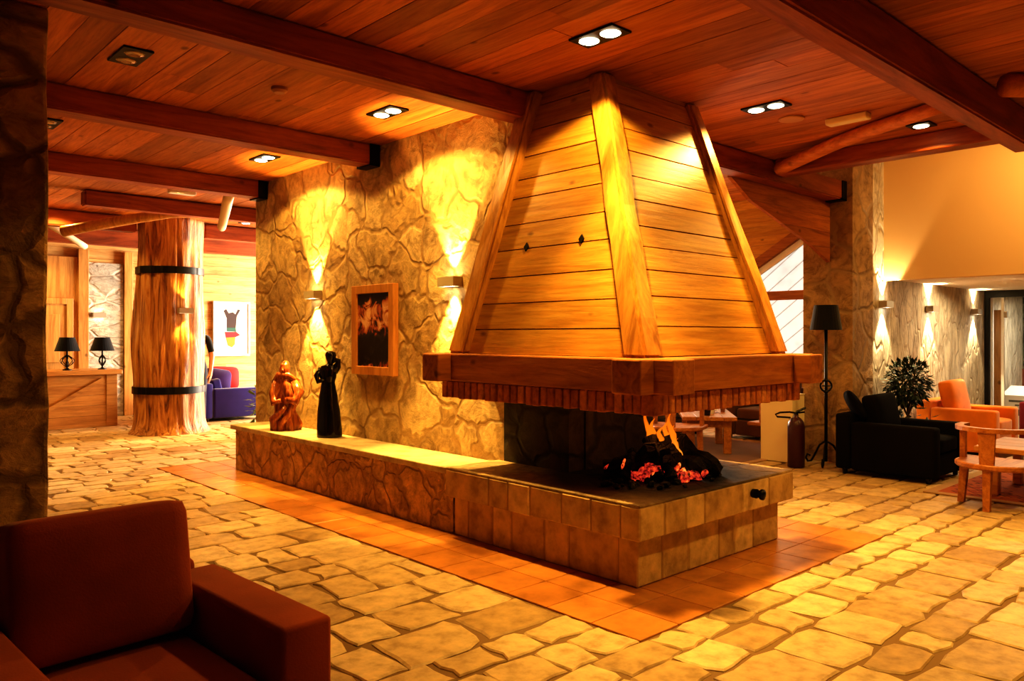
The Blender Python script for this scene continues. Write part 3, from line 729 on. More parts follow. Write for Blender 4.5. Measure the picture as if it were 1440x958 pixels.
# ------------------------------------------------------------------ ceiling lights
WARM = (1.0, .61, .15)
def downlight(x, y, label, lit=True, twin=True, ang=0.0, big=False):
    t = thing('ceiling_downlight', label, 'downlight', (x, y, CH), ang, 'recessed ceiling downlights')
    bm = BM(); hl = (.16 if twin else .09); hw = .085
    box(bm, -hw, hw, -hl, hl, -0.012, 0.002, 0.003, 1); hs = obj('housing', bm, M['black_metal'], t)
    for s in ((-1, 1) if twin else (0,)):
        bm = BM(); lathe(bm, [(.058, -.0135), (.05, -.018), (.03, -.022)], (0, s*.078, 0), 18)
        obj('lamp_lens', bm, M['lens'] if lit else M['lens_off'], hs, smooth=False)
    return t
DL = [(3.33, 2.86, 'glaring twin downlight above the front of the hood', True, True, 190),
      (5.26, 2.92, 'lit twin downlight right of the hood top', True, True, 170),
      (3.30, 4.92, 'lit twin downlight above the framed painting', True, True, 150),
      (3.31, 6.99, 'lit twin downlight nearest the far end of the stone wall', True, True, 150),
      (1.51, 4.98, 'unlit twin downlight on the left between two beams', False, True, 0),
      (1.50, 7.0, 'unlit downlight half hidden behind the stone pillar', False, True, 0),
      (6.62, 2.33, 'single lit downlight beside the cross beam', True, False, 90),
      (5.0, 11.1, 'far downlight right of the trunk column', True, True, 200)]
for (x, y, lab, lit, twin, e) in DL:
    downlight(x, y, lab, lit, twin)
    if e:
        lamp('downlight_and_fill_beam', 'SPOT', (x, y, CH-.05), e*.5, WARM, math.radians(146), 0.12, target=(x, y, 0), radius=.04)
        lamp('downlight_and_fill_core', 'SPOT', (x, y, CH-.05), e*1.15, WARM, math.radians(66), 0.7, target=(x, y, 0), radius=.04)
for (x, y, e) in ((3.4, 0.85, 180), (5.3, 0.9, 230), (7.9, 0.2, 150), (1.5, 1.6, 45), (6.9, 5.3, 45), (7.6, 6.9, 25), (3.3, 9.1, 170), (2.6, 11.4, 150)):  # unseen spots, some added to brighten the hearth, armchair and trunk
    lamp('downlight_and_fill_beam', 'SPOT', (x, y, CH-.06), e*.35, WARM, math.radians(140), 0.3, target=(x, y, 0), radius=.06)
    lamp('downlight_and_fill_core', 'SPOT', (x, y, CH-.06), e*.8, WARM, math.radians(80), 0.7, target=(x, y, 0), radius=.06)

# emergency light, smoke detector, speaker
t = thing('emergency_light', 'small rectangular emergency light on the ceiling right of the hood', 'emergency light', (5.95, 2.62, CH), -.0)
bm = BM(); box(bm, -.05, .05, -.16, .16, -.05, 0.0, .012); obj('body', bm, M['ivory'], t)
t = thing('emergency_light', 'white emergency light on the far ceiling before the trunk column', 'emergency light', (3.35, 9.2, CH+.001))
bm = BM(); box(bm, -.15, .15, -.05, .05, -.05, 0.0, .012); obj('body', bm, M['white'], t)
bm = BM(); lathe(bm, [(.095, 0), (.095, -.008), (.08, -.012)], (5.7, 2.95, CH), 24, True, True); tag(obj('ceiling_speaker', bm, plain('ceiling_speaker_paint', (.52,.26,.09), .6), smooth=False), 'flat round speaker grille in the ceiling planks', 'speaker')
bm = BM(); lathe(bm, [(.055, 0), (.055, -.02), (.035, -.035)], (2.45, 4.95, CH), 20); tag(obj('smoke_detector', bm, plain('smoke_detector_plastic', (.40,.18,.07), .5)), 'round smoke detector between two beams on the left ceiling', 'smoke detector')

# ------------------------------------------------------------------ wall sconces
def sconce(x, y, z, ang, label, e=210.0, col=WARM, cool=False):   # local -y points out of the wall
    t = thing('wall_sconce', label, 'wall light', (x, y, z), ang, 'up and down wall sconces')
    bm = BM(); box(bm, -.1, .1, -.095, -.089, -.038, .038); box(bm, -.1, -.094, -.089, -.03, -.038, .038); box(bm, .094, .1, -.089, -.03, -.038, .038); box(bm, -.1, .1, -.03, -.004, -.038, .038)
    hs = obj('housing', bm, M['steel'], t)
    for (za, zb_) in ((.030, .034), (-.034, -.030)):
        bm = BM(); box(bm, -.093, .093, -.088, -.031, za, zb_); obj('lamp_lens', bm, M['lens_cool'] if cool else M['lens'], hs)
    o = Vector((math.sin(ang), -math.cos(ang), 0)) * 0.062
    for s in (1, -1):
        L = lamp('sconce_beam', 'SPOT', Vector((x, y, z)) + o + Vector((0, 0, s * .05)), e, col, math.radians(70), 0.4, radius=.02, target=Vector((x, y, z)) + o * 0.45 + Vector((0, 0, s * 1.0)))
    return t
A_ = -PI / 2   # wall facing -x
sconce(3.85, 6.97, 1.80, A_, 'lit sconce on the stone wall left of the framed painting')
sconce(3.85, 4.80, 1.82, A_, 'lit sconce half hidden by the hood post')
PALE = (1.0, .78, .45)
sconce(9.3, 3.70, 1.76, 0, 'lit sconce nearest the stone pier on the grey stone wall', 95, PALE, True)
sconce(10.75, 3.70, 1.74, 0, 'middle of three lit sconces on the grey stone wall', 95, PALE, True)
sconce(12.5, 3.70, 1.74, 0, 'lit sconce nearest the glass door', 95, PALE, True)
sconce(3.92, 14.64, 1.75, 0, 'unlit sconce on the quoin stones behind the table lamps', 0.4)

# ------------------------------------------------------------------ trunk column
t = thing('trunk_column', 'huge stripped tree trunk column with two iron bands', 'column', (4.1, 11.75, 0))
bm = BM(); nr, ns = 70, 96; V = []
for i in range(nr + 1):
    z = CH * i / nr; base = .455 + .09 * math.exp(-z / .10) + .03 * math.exp(-((z - 1.3) / .5) ** 2) - .03 * (z / CH) + .02 * math.exp(-((z-CH)/.3)**2)
    ring = []
    for k in range(ns):
        th = 2*PI*k/ns
        n = noise.noise(Vector((math.cos(th)*3.2, math.sin(th)*3.2, z*.55))) * .05 + noise.noise(Vector((math.cos(th)*9, math.sin(th)*9, z*.9))) * .028 + noise.noise(Vector((math.cos(th)*22, math.sin(th)*22, z*1.6))) * .012
        r = base + n
        ring.append(bm.verts.new((r*math.cos(th), r*math.sin(th), z)))
    V.append(ring)
for i in range(nr):
    for k in range(ns): bm.faces.new((V[i][k], V[i][(k+1)%ns], V[i+1][(k+1)%ns], V[i+1][k]))
TR = [[(v.co.x, v.co.y) for v in r_] for r_ in V]
bm.faces.new(V[-1]); obj('trunk', bm, M['trunk'], t, smooth=True)
for z in (0.62, 2.33):
    bm = BM(); VB = []
    for dz, dr in ((-.05, -.03), (-.05, .012), (.05, .012), (.05, -.03)):
        i0 = int(round(z / CH * nr)); ring = []
        for k in range(ns):
            m_ = max(math.hypot(*TR[ii][kk % ns]) for ii in range(i0-2, i0+3) for kk in range(k-3, k+4)); th = 2*PI*k/ns
            ring.append(bm.verts.new(((m_+dr)*math.cos(th), (m_+dr)*math.sin(th), z+dz)))
        VB.append(ring)
    for i in range(4):
        for k in range(ns): bm.faces.new((VB[i][k], VB[i][(k+1)%ns], VB[(i+1)%4][(k+1)%ns], VB[(i+1)%4][k]))
    obj('iron_band', bm, M['black_metal'], t, smooth=False)
sconce(4.13, 11.26, 1.75, 0.0, 'lit sconce on the trunk column', 60)

# ------------------------------------------------------------------ reception
t = thing('reception_desk', 'pine reception desk left of the trunk column', 'desk', (2.9, 13.35, 0))
bm = BM()
for k in range(5): box(bm, 1.5, 3.70, 13.1, 13.14, .02+k*.156, .02+(k+1)*.156-.004)
box(bm, 3.62, 3.78, 13.09, 13.75, 0.0, .80, .006); box(bm, 1.5, 3.62, 13.092, 13.11, .0, .03)
obj('front_panel', bm, M['desk'], t, world=True)
bm = BM(); box(bm, 1.45, 3.84, 13.03, 13.85, .80, .872, .01); obj('desk_top', bm, M['desk'], t, world=True)
bm = BM(); hexa(bm, [(2.5,13.075,.14),(2.55,13.075,.10),(2.55,13.098,.10),(2.5,13.098,.14),(3.55,13.075,.75),(3.6,13.075,.71),(3.6,13.098,.71),(3.55,13.098,.75)])
obj('diagonal_batten', bm, M['desk'], t, world=True)
def table_lamp(x, y, z, label, rib_r, group='black table lamps on the desk'):
    t = thing('table_lamp', label, 'lamp', (x, y, z), 0, group)
    bm = BM(); lathe(bm, [(.065, 0), (.065, .012), (.03, .02), (.012, .035), (.012, .30)], seg=16); obj('stem', bm, M['black_metal'], t, smooth=False)
    bm = BM()
    for k in range(8):
        a = k * PI / 4; tube(bm, [(rib_r*math.sin(PI*s/8)*math.cos(a+s*.12), rib_r*math.sin(PI*s/8)*math.sin(a+s*.12), .045+.19*s/8) for s in range(9)], .0055, 5)
    obj('wire_cage', bm, M['black_metal'], t)
    bm = BM(); lathe(bm, [(.175, .29), (.105, .50), (.10, .50), (.17, .29)], seg=28, capb=False, capt=False); obj('lamp_shade', bm, M['black_shade'], t, smooth=False)
    return t
table_lamp(3.13, 13.3, .872, 'left black table lamp with round wire cage on the desk', .095)
table_lamp(3.62, 13.3, .872, 'right black table lamp with slim wire cage on the desk', .05)
# office chair back seen over the desk
t = thing('office_chair', 'dark office chair back peeking over the desk', 'chair', (2.75, 14.1, 0))
bm = BM(); cushion(bm, (.46, .09, .5), T(0, .1, .72), n=4); obj('backrest', bm, M['sofa_black'], t, smooth=True)
bm = BM(); cushion(bm, (.48, .48, .1), T(0, -.12, .45), n=4); obj('seat', bm, M['sofa_black'], t, smooth=True)
bm = BM(); tube(bm, [(0, -.1, .08), (0, -.1, .42)], .03, 10)
for k in range(5): a = k*2*PI/5; tube(bm, [(0, -.1, .09), (.26*math.cos(a), -.1+.26*math.sin(a), .03)], .02, 8)
tube(bm, [(0, .05, .46), (0, .14, .6)], .02, 8)
obj('base', bm, M['black_metal'], t)
# pine panelling on back wall
bm = BM()
box(bm, 2.3, 3.66, 14.62, 14.69, 0.0, 2.72, 0); box(bm, 3.60, 3.76, 14.58, 14.69, 0, 2.86, .006); box(bm, 4.33, 4.47, 14.60, 14.69, 0, 2.86, .006)
box(bm, 4.62, 4.68, 14.6, 14.69, 0, 2.0, .004)
struct('trim_3', bm, M['pine_z'])
bm = BM(); box(bm, 3.77, 4.32, 14.64, 14.69, 0, 2.65); struct('wall_quoin', bm, M['quoin'])
d = thing('door_1', 'x', 'x', (3.1, 14.6, 0)); del d['label']; del d['category']; d['kind'] = 'structure'
bm = BM(); box(bm, 2.6, 3.42, 14.58, 14.615, 0, 1.92)
for (z0, z1) in ((.15, .8), (.95, 1.75)):
    box(bm, 2.98, 3.32, 14.565, 14.58, z0, z1, .006, 1)
obj('door_leaf', bm, M['pine_z'], d, world=True)
bm = BM(); box(bm, 3.42, 3.52, 14.56, 14.615, 0, 2.02, .005); box(bm, 2.5, 3.42, 14.56, 14.615, 1.92, 2.02, .005); obj('door_frame', bm, M['pine_z'], d, world=True)

# framed print on the back wall
t = thing('framed_print', 'white framed print of a colourful figure on the pine wall', 'picture', (6.27, 14.66, 1.53))
bm = BM(); W_, H_ = .36, .52
box(bm, -W_, W_, -.03, .03, -H_, -H_+.03); box(bm, -W_, W_, -.03, .03, H_-.03, H_); box(bm, -W_, -W_+.03, -.03, .03, -H_+.03, H_-.03); box(bm, W_-.03, W_, -.03, .03, -H_+.03, H_-.03)
obj('frame', bm, M['white'], t)
bm = BM(); box(bm, -W_+.03, W_-.03, -.012, .02, -H_+.03, H_-.03); pr = obj('paper', bm, M['cream_white'], t)
def blob(pts, m):
    bm = BM(); v = [bm.verts.new((x, -.0135, z)) for (x, z) in pts]; bm.faces.new(v); obj('printed_figure', bm, m, t)
blob([(-.16,.34),(-.11,.38),(-.06,.30),(.02,.32),(.07,.28),(.12,.38),(.17,.36),(.1,.24),(.08,.02),(-.1,.02),(-.1,.2)], plain('print_grey', (.05,.03,.03), .8))
blob([(-.1,.02),(.08,.02),(.09,-.06),(-.1,-.05)], plain('print_teal', (.03,.10,.08), .8))
blob([(-.14,-.06),(.09,-.06),(.17,-.12),(.08,-.16),(-.12,-.17)], plain('print_red', (.30,.02,.03), .8))
blob([(-.12,-.17),(.07,-.16),(.06,-.30),(0,-.36),(-.08,-.32)], plain('print_yellow', (.45,.22,.03), .8))

# person partly hidden behind the trunk
def person(loc, rz):
    sk = [('pel',(0,0,.95),.135),('wst',(0,.0,1.08),.125),('cst',(0,0,1.26),.15),('nk0',(0,.01,1.43),.075),('nk',(0,0,1.50),.055),('hd0',(0,-.02,1.58),.085),('hd1',(0,-.015,1.68),.088),
          ('shr',(.185,.01,1.37),.068),('elr',(.245,.03,1.10),.045),('wrr',(.255,-.05,.86),.032),('hnr',(.255,-.07,.78),.034),
          ('shl',(-.185,.01,1.37),.068),('ell',(-.245,.03,1.10),.045),('wrl',(-.255,-.05,.86),.032),('hnl',(-.255,-.07,.78),.034),
          ('hpr',(.095,0,.88),.11),('knr',(.105,-.015,.50),.065),('anr',(.105,.02,.09),.045),('tor',(.115,-.14,.035),.035),
          ('hpl',(-.095,0,.88),.11),('knl',(-.105,-.015,.50),.065),('anl',(-.105,.02,.09),.045),('tol',(-.115,-.14,.035),.035)]
    ix = {k: i for i, (k, _, _) in enumerate(sk)}
    E = [('pel','wst'),('wst','cst'),('cst','nk0'),('nk0','nk'),('nk','hd0'),('hd0','hd1'),('cst','shr'),('shr','elr'),('elr','wrr'),('wrr','hnr'),('cst','shl'),('shl','ell'),('ell','wrl'),('wrl','hnl'),('pel','hpr'),('hpr','knr'),('knr','anr'),('anr','tor'),('pel','hpl'),('hpl','knl'),('knl','anl'),('anl','tol')]
    pts = [p for (_, p, _) in sk]; rad = [r for (_, _, r) in sk]; ee = [(ix[a], ix[b]) for a, b in E]
    for s, w in ((1, 'hnr'), (-1, 'hnl')):
        h = Vector(pts[ix[w]])
        for f, (dx, dy, L) in enumerate(((-.0, -.03, .085), (.0, -.01, .095), (.0, .01, .09), (.0, .028, .07))):
            i0 = len(pts); pts.append(tuple(h + Vector((0, dy, -.035)))); rad.append(.011)
            pts.append(tuple(h + Vector((-s*.012, dy, -.035-L*.5)))); rad.append(.0095)
            pts.append(tuple(h + Vector((-s*.03, dy, -.035-L)))); rad.append(.008)
            ee += [(ix[w], i0), (i0, i0+1), (i0+1, i0+2)]
        i0 = len(pts); pts.append(tuple(h + Vector((-s*.02, -.045, .0)))); rad.append(.012); pts.append(tuple(h + Vector((-s*.03, -.065, -.05)))); rad.append(.009)
        ee += [(ix[w], i0), (i0, i0+1)]
    me = bpy.data.meshes.new('body_rig'); me.from_pydata(pts, ee, [])
    tmp = bpy.data.objects.new('body_rig', me); COL.objects.link(tmp)
    tmp.modifiers.new('skin', 'SKIN'); sub = tmp.modifiers.new('sub', 'SUBSURF'); sub.levels = 2; sub.render_levels = 2
    sv = me.skin_vertices[0].data
    for i, r in enumerate(rad): sv[i].radius = (r, r * (.72 if i in (ix['pel'], ix['wst'], ix['cst']) else 1)); sv[i].use_root = (i == 0)
    sv[ix['hd0']].radius = (.075, .09); sv[ix['hd1']].radius = (.078, .095)
    dg = bpy.context.evaluated_depsgraph_get(); nm = bpy.data.meshes.new_from_object(tmp.evaluated_get(dg)); bpy.data.objects.remove(tmp)
    for v in nm.vertices:      # face: nose and brow
        x, y, z = v.co
        if y < -.06 and z > 1.52:
            v.co.y -= .022 * math.exp(-((x/.014)**2 + ((z-1.615)/.02)**2)); v.co.y += .010 * math.exp(-(((abs(x)-.032)/.014)**2 + ((z-1.648)/.014)**2))
    nm.materials.clear()
    for m in (plain('skin', (.42,.20,.12), .5), fabric('black_shirt', (.010,.010,.012)), fabric('dark_trousers', (.02,.022,.04)), plain('black_shoe', (.01,.01,.01), .4)): nm.materials.append(m)
    for p in nm.polygons:
        c = p.center; p.use_smooth = True
        if c.z < .11: p.material_index = 3
        elif c.z < .98 and abs(c.x) < .215: p.material_index = 2
        elif c.z < 1.46 and (abs(c.x) < .17 or c.z > 1.14): p.material_index = 1
        else: p.material_index = 0
    root = thing('person', 'person in a black short-sleeved shirt half hidden behind the trunk column', 'person', loc, rz)
    o = bpy.data.objects.new('body', nm); COL.objects.link(o); o.parent = root
    bm = BM(); bmesh.ops.create_uvsphere(bm, u_segments=20, v_segments=14, radius=.105, matrix=T(0, .015, 1.70) @ Matrix.Diagonal((.88, 1.0, .8, 1)))
    for v in list(bm.verts):
        if v.co.y < -.055 and v.co.z < 1.70: bm.verts.remove(v)
    obj('hair', bm, plain('dark_hair', (.015,.01,.008), .6), root, smooth=True)
person((4.68, 12.28, 0), math.radians(-43))

# ------------------------------------------------------------------ upholstered seats
def armchair(name, label, loc, rz, m, W=.88, D=.93, arm_h=.54, arm_w=.17, seat_h=.42, back_h=.62, cush_top=.80, tilt=-12, group=None, cm=None, yaw=0.0, cat='armchair', seats=1, gap=0.0, cn=9, cpuff=.22, ab=.028, bi=.012):
    t = thing(name, label, cat, loc, rz, group)
    iw = W - 2 * arm_w
    bm = BM(); box(bm, -iw/2, iw/2, -D/2+.03, D/2-.16, .05, .26, .015); obj('base', bm, m, t, smooth=False)
    for s in (-1, 1):
        bm = BM(); x0, x1 = (iw/2+.002, W/2) if s > 0 else (-W/2, -iw/2-.002)
        box(bm, x0, x1, -D/2, D/2-.165, .05, arm_h, ab, 3); obj('arm', bm, m, t, smooth=True)
    bm = BM(); box(bm, -W/2+bi, W/2-bi, D/2-.16, D/2, .05, back_h, .03, 3); obj('back_frame', bm, m, t, smooth=True)
    for k in range(seats):
        w1 = iw / seats; cx = -iw/2 + w1 * (k + .5)
        bm = BM(); sd = D - .18
        cushion(bm, (w1-.01, sd, seat_h-.255), T(cx, -D/2+.01+sd/2, (seat_h+.262)/2), n=10, puff=.12); obj('seat_cushion', bm, m, t, smooth=True)
        bm = BM(); hh = cush_top - seat_h + .01
        cushion(bm, (w1-.02, .20, hh), T(cx, D/2-.295+gap, seat_h+.01+hh/2) @ R(math.radians(tilt), 'X') @ R(yaw, 'Z'), n=cn, puff=cpuff); obj('back_cushion', bm, cm or m, t, smooth=True)
    for (sx, sy) in ((-1,-1),(1,-1),(-1,1),(1,1)):
        bm = BM(); lathe(bm, [(.022, 0), (.028, .052)], (sx*(W/2-.07), sy*(D/2-.08), 0), 10); obj('foot', bm, M['black'], t)
    return t
armchair('armchair', 'rust red armchair in the foreground at lower left', (.7175, 2.475, 0), math.radians(3), M['sofa_red'], W=.865, D=.93, arm_h=.58, arm_w=.165, seat_h=.43, back_h=.61, bi=.06, cush_top=.835, tilt=-10, cn=15, cpuff=.10, ab=.016)
armchair('armchair', 'black armchair beside the floor lamp seen from its side', (8.26, 3.11, 0), 0, M['sofa_black'], W=.88, D=.95, arm_h=.53, back_h=.61, cush_top=.78)
armchair('armchair', 'orange armchair behind the black one by the grey stone wall', (10.46, 3.16, 0), 0, M['sofa_orange'], W=.9, D=.86, arm_h=.54, back_h=.62, cush_top=.84)
armchair('armchair', 'maroon armchair cut by the right edge before the glass door', (11.9, 2.42, 0), PI, M['sofa_maroon'], W=.9, D=.9, arm_h=.56, back_h=.60, cush_top=.72)
def pillow(label, loc, rot, m, size=(.42, .42, .16), group=None):
    bm = BM(); t = thing('throw_pillow', label, 'cushion', loc, 0, group)
    cushion(bm, size, Matrix.Rotation(rot[2], 4, 'Z') @ Matrix.Rotation(rot[0], 4, 'X') @ Matrix.Rotation(rot[1], 4, 'Y'), n=5, puff=.6); obj('cover', bm, m, t, smooth=True)
pillow('loose black pillow on the back of the black armchair', (8.05, 3.47, .68), (math.radians(58), .25, .3), M['sofa_black'], (.34, .34, .12))
armchair('sofa', 'violet blue sofa by the pine wall right of the trunk', (5.44, 13.3, 0), PI/2, M['sofa_purple'], W=1.5, D=1.05, arm_h=.53, back_h=.62, cush_top=.66, tilt=-12, cat='sofa', seats=2)
pillow('purple pillow leaning on the near arm of the violet sofa', (5.28, 12.92, .64), (math.radians(62), .35, -.6), M['cush_purple'], (.44, .44, .16))
pillow('red pillow on the far side of the violet sofa', (5.6, 13.4, .66), (math.radians(68), .1, -.35), M['cush_red'], (.5, .42, .16))
armchair('sofa', 'dark brown sofa behind the low table seen below the hood', (8.4, 6.75, 0), 0, M['sofa_brown'], W=2.3, D=.95, arm_h=.55, back_h=.72, cush_top=.82, cat='sofa', seats=3)
armchair('armchair', 'tan armchair beyond the low table right of the white pedestal', (9.9, 5.4, 0), -PI/2, M['sofa_tan'], W=.95, D=.95, arm_h=.56, back_h=.68, cush_top=.8)

# ------------------------------------------------------------------ wooden chairs and tables
def horseshoe_chair(label, loc, rz):
    t = thing('wooden_chair', label, 'chair', loc, rz, 'rustic wooden horseshoe chairs')
    r = .27
    bm = BM(); n = 18
    prof = [(.26, -.285)] + [(.29*math.cos(a), .29*math.sin(a)) for a in [PI*(-.5) + PI*k/n for k in range(0)]]
    out = [(.24, .30)] + [(-.02 + .29*math.cos(PI/2 + PI*k/n), .30*math.sin(PI/2 + PI*k/n)) for k in range(n+1)] + [(.24, -.30)]
    lo = [bm.verts.new((x*.96, y*.96, .325)) for (x, y) in out]; mi = [bm.verts.new((x, y, .338)) for (x, y) in out]; hi = [bm.verts.new((x, y, .362)) for (x, y) in out]; h2 = [bm.verts.new((x*.97, y*.97, .37)) for (x, y) in out]
    for A, B in ((lo, mi), (mi, hi), (hi, h2)):
        for i in range(len(out)): j = (i+1) % len(out); bm.faces.new((A[i], A[j], B[j], B[i]))
    bm.faces.new(list(reversed(lo))); bm.faces.new(h2); obj('seat', bm, M['chair'], t)
    bm = BM(); P = [(.12, r)] + [(r*math.cos(PI/2+PI*k/14)*1.0, r*math.sin(PI/2+PI*k/14)) for k in range(15)] + [(.12, -r)]
    w = .032; A = []
    for i, (x, y) in enumerate(P):
        d = Vector((x if x < .01 else 0, y, 0)).normalized()
        A.append([bm.verts.new((x + d.x*s*w, y + d.y*s*w, z)) for (s, z) in ((-1,.625),(1,.625),(1,.66),(-1,.66))])
    for i in range(len(A)-1):
        for k in range(4): bm.faces.new((A[i][k], A[i][(k+1)%4], A[i+1][(k+1)%4], A[i+1][k]))
    bm.faces.new(A[0]); bm.faces.new(list(reversed(A[-1]))); obj('top_rail', bm, M['chair'], t)
    bm = BM(); hexa(bm, [(-.285,-.05,.365),(-.25,-.05,.365),(-.25,.05,.365),(-.285,.05,.365),(-.288,-.062,.63),(-.252,-.062,.63),(-.252,.062,.63),(-.288,.062,.63)]); obj('back_splat', bm, M['chair'], t)
    for s in (-1, 1):
        bm = BM(); hexa(bm, [(.03,s*.27-.02,.365),(.09,s*.27-.02,.365),(.09,s*.27+.02,.365),(.03,s*.27+.02,.365),(.03,s*.27-.02,.63),(.09,s*.27-.02,.63),(.09,s*.27+.02,.63),(.03,s*.27+.02,.63)]); obj('arm_post', bm, M['chair'], t)
    for (x, y, dx, dy) in ((.03, .25, -.02, .02), (.03, -.25, -.02, -.02), (-.25, 0, -.02, 0)):
        bm = BM(); q = .03; hexa(bm, [(x+dx-q*.8,y+dy-q*.8,0),(x+dx+q*.8,y+dy-q*.8,0),(x+dx+q*.8,y+dy+q*.8,0),(x+dx-q*.8,y+dy+q*.8,0),(x-q,y-q,.33),(x+q,y-q,.33),(x+q,y+q,.33),(x-q,y+q,.33)]); obj('leg', bm, M['chair'], t)
    return t
ch = horseshoe_chair('wooden horseshoe chair on the right in front of the rug', (7.26, 1.97, 0), 0.0)
dup(ch, (7.42, 5.22, 0.012), .35, 'wooden horseshoe chair seen behind the flames under the hood')
dup(ch, (8.62, 4.62, 0.012), PI/2, 'wooden horseshoe chair beside the ivory pedestal under the hood')
def low_table(label, loc, rz, L, W, H):
    t = thing('low_table', label, 'table', loc, rz)
    bm = BM(); k = 4
    for i in range(k): box(bm, -W/2 + i*W/k + .001, -W/2 + (i+1)*W/k - .001, -L/2, L/2, H-.045, H, .004, 1)
    obj('table_top', bm, M['table'], t)
    for (sx, sy) in ((-1,-1),(1,-1),(-1,1),(1,1)):
        bm = BM(); box(bm, sx*(W/2-.1)-.045, sx*(W/2-.1)+.045, sy*(L/2-.14)-.035, sy*(L/2-.14)+.035, 0, H-.046, .006, 1); obj('leg', bm, M['table'], t)
    bm = BM(); box(bm, -W/2+.08, W/2-.08, -L/2+.11, -L/2+.15, H-.13, H-.046); box(bm, -W/2+.08, W/2-.08, L/2-.15, L/2-.11, H-.13, H-.046); obj('apron', bm, M['table'], t)
    return t
low_table('low wooden table on the red rug at the right', (8.08, 1.78, 0.012), 0, .95, .9, .42)
low_table('low wooden table with cups seen through the hearth opening', (8.3, 5.42, 0.012), -.9, 1.15, .62, .44)
def rug(label, x0, x1, y0, y1, m=None):
    t = thing('patterned_rug', label, 'rug', ((x0+x1)/2, (y0+y1)/2, 0))
    bm = BM(); box(bm, x0+.09, x1-.09, y0+.09, y1-.09, 0.001, .011); obj('field', bm, m or M['rug'], t, world=True)
    bm = BM(); box(bm, x0, x0+.09, y0, y1, .001, .010); box(bm, x1-.09, x1, y0, y1, .001, .010); box(bm, x0+.09, x1-.09, y0, y0+.09, .001, .010); box(bm, x0+.09, x1-.09, y1-.09, y1, .001, .010); obj('border', bm, M['rug_edge'], t, world=True)
rug('red patterned rug under the low table on the right', 7.43, 9.3, 0.4, 2.6)
rug('brown rug under the low table beyond the hearth', 6.9, 9.3, 4.45, 6.2, fabric('brown_rug_pile', (.16,.06,.022)))
# things on the far table
def cup(label, x, y, r, hh, m):
    bm = BM(); lathe(bm, [(r*.7, 0), (r, hh), (r*.88, hh), (r*.6, .01)], (x, y, .453), 14, True, True); tag(obj('cup', bm, m, smooth=False), label, 'cup', 'crockery on the far low table')
cup('black cup at the left end of the far low table', 8.0, 5.2, .05, .10, M['black'])
cup('white cup in the middle of the far low table', 8.2, 5.27, .045, .08, M['white'])
cup('small tan cup at the right of the far low table', 8.5, 5.3, .035, .07, M['terracotta'])
bm = BM(); lathe(bm, [(.05, 0), (.12, .03), (.115, .035), (.045, .008)], (8.36, 5.42, .453), 18, True, True); tag(obj('serving_bowl', bm, M['white']), 'white shallow bowl among the cups on the far low table', 'bowl')

# ------------------------------------------------------------------ lamp, pedestal, extinguisher
t = thing('floor_lamp', 'black iron floor lamp with black shade by the stone pier', 'lamp', (8.16, 3.83, 0))
bm = BM(); tube(bm, [(0,0,.05), (0,0,1.56)], .017, 10); obj('pole', bm, M['black_metal'], t, smooth=True)
bm = BM()
for k in range(3):
    a = -.75 + k*2*PI/3
    P = [(.02, .26), (.08, .22), (.15, .10), (.19, .035), (.235, .022), (.26, .06), (.24, .10), (.205, .09)]
    tube(bm, [(p*math.cos(a), p*math.sin(a), z) for (p, z) in P], .011, 7)
obj('scroll_foot', bm, M['black_metal'], t, smooth=True)
bm = BM(); closed_tube(bm, [(.06*math.cos(2*PI*k/16)*.7325, -.06*math.cos(2*PI*k/16)*.681, .86+.06*math.sin(2*PI*k/16)) for k in range(16)], .010, 6)
lathe(bm, [(.015,.78),(.028,.80),(.015,.82)], seg=10); lathe(bm, [(.015,.90),(.028,.92),(.015,.94)], seg=10)
tube(bm, [(-.045*.7325, .045*.681, .86), (.045*.7325, -.045*.681, .86)], .007, 6)
obj('ring_ornament', bm, M['black_metal'], t)
bm = BM(); lathe(bm, [(.165, 1.46), (.12, 1.725), (.115, 1.725), (.16, 1.46)], seg=28, capb=False, capt=False); lathe(bm, [(.117, 1.70), (.117, 1.702)], seg=28); obj('lamp_shade', bm, M['black_shade'], t)
t = thing('pedestal', 'plain ivory box pedestal behind the fire extinguisher', 'pedestal', (8.2, 4.35, 0))
bm = BM(); box(bm, -.14, .14, -.19, .19, 0, .735, .004, 1); obj('box', bm, M['ivory'], t)
bm = BM(); box(bm, -.145, .145, -.195, .195, .735, .75, .003, 1); obj('top', bm, M['ivory'], t)
t = thing('fire_extinguisher', 'dark red fire extinguisher standing before the ivory pedestal', 'fire extinguisher', (7.87, 4.02, 0))
bm = BM(); lathe(bm, [(.08, 0), (.088, .01), (.088, .43), (.08, .48), (.05, .52), (.025, .535), (.025, .56)], seg=20); obj('cylinder', bm, M['ext'], t, smooth=True)
bm = BM(); tube(bm, [(0, 0, .55), (0, 0, .585)], .022, 10); tube(bm, [(0, 0, .585), (.10*.73, -.10*.68, .63)], .012, 8); tube(bm, [(0, 0, .575), (.09*.73, -.09*.68, .585)], .009, 8); obj('valve_handle', bm, M['black'], t)
bm = BM(); tube(bm, [Vector((.73, -.68, 0)) * xx + Vector((0, 0, zz)) for (xx, zz) in ((0,.575),(-.07,.585),(-.17,.58),(-.22,.56),(-.2,.535),(-.12,.53),(-.06,.525))], .010, 8); obj('hose', bm, M['black'], t)

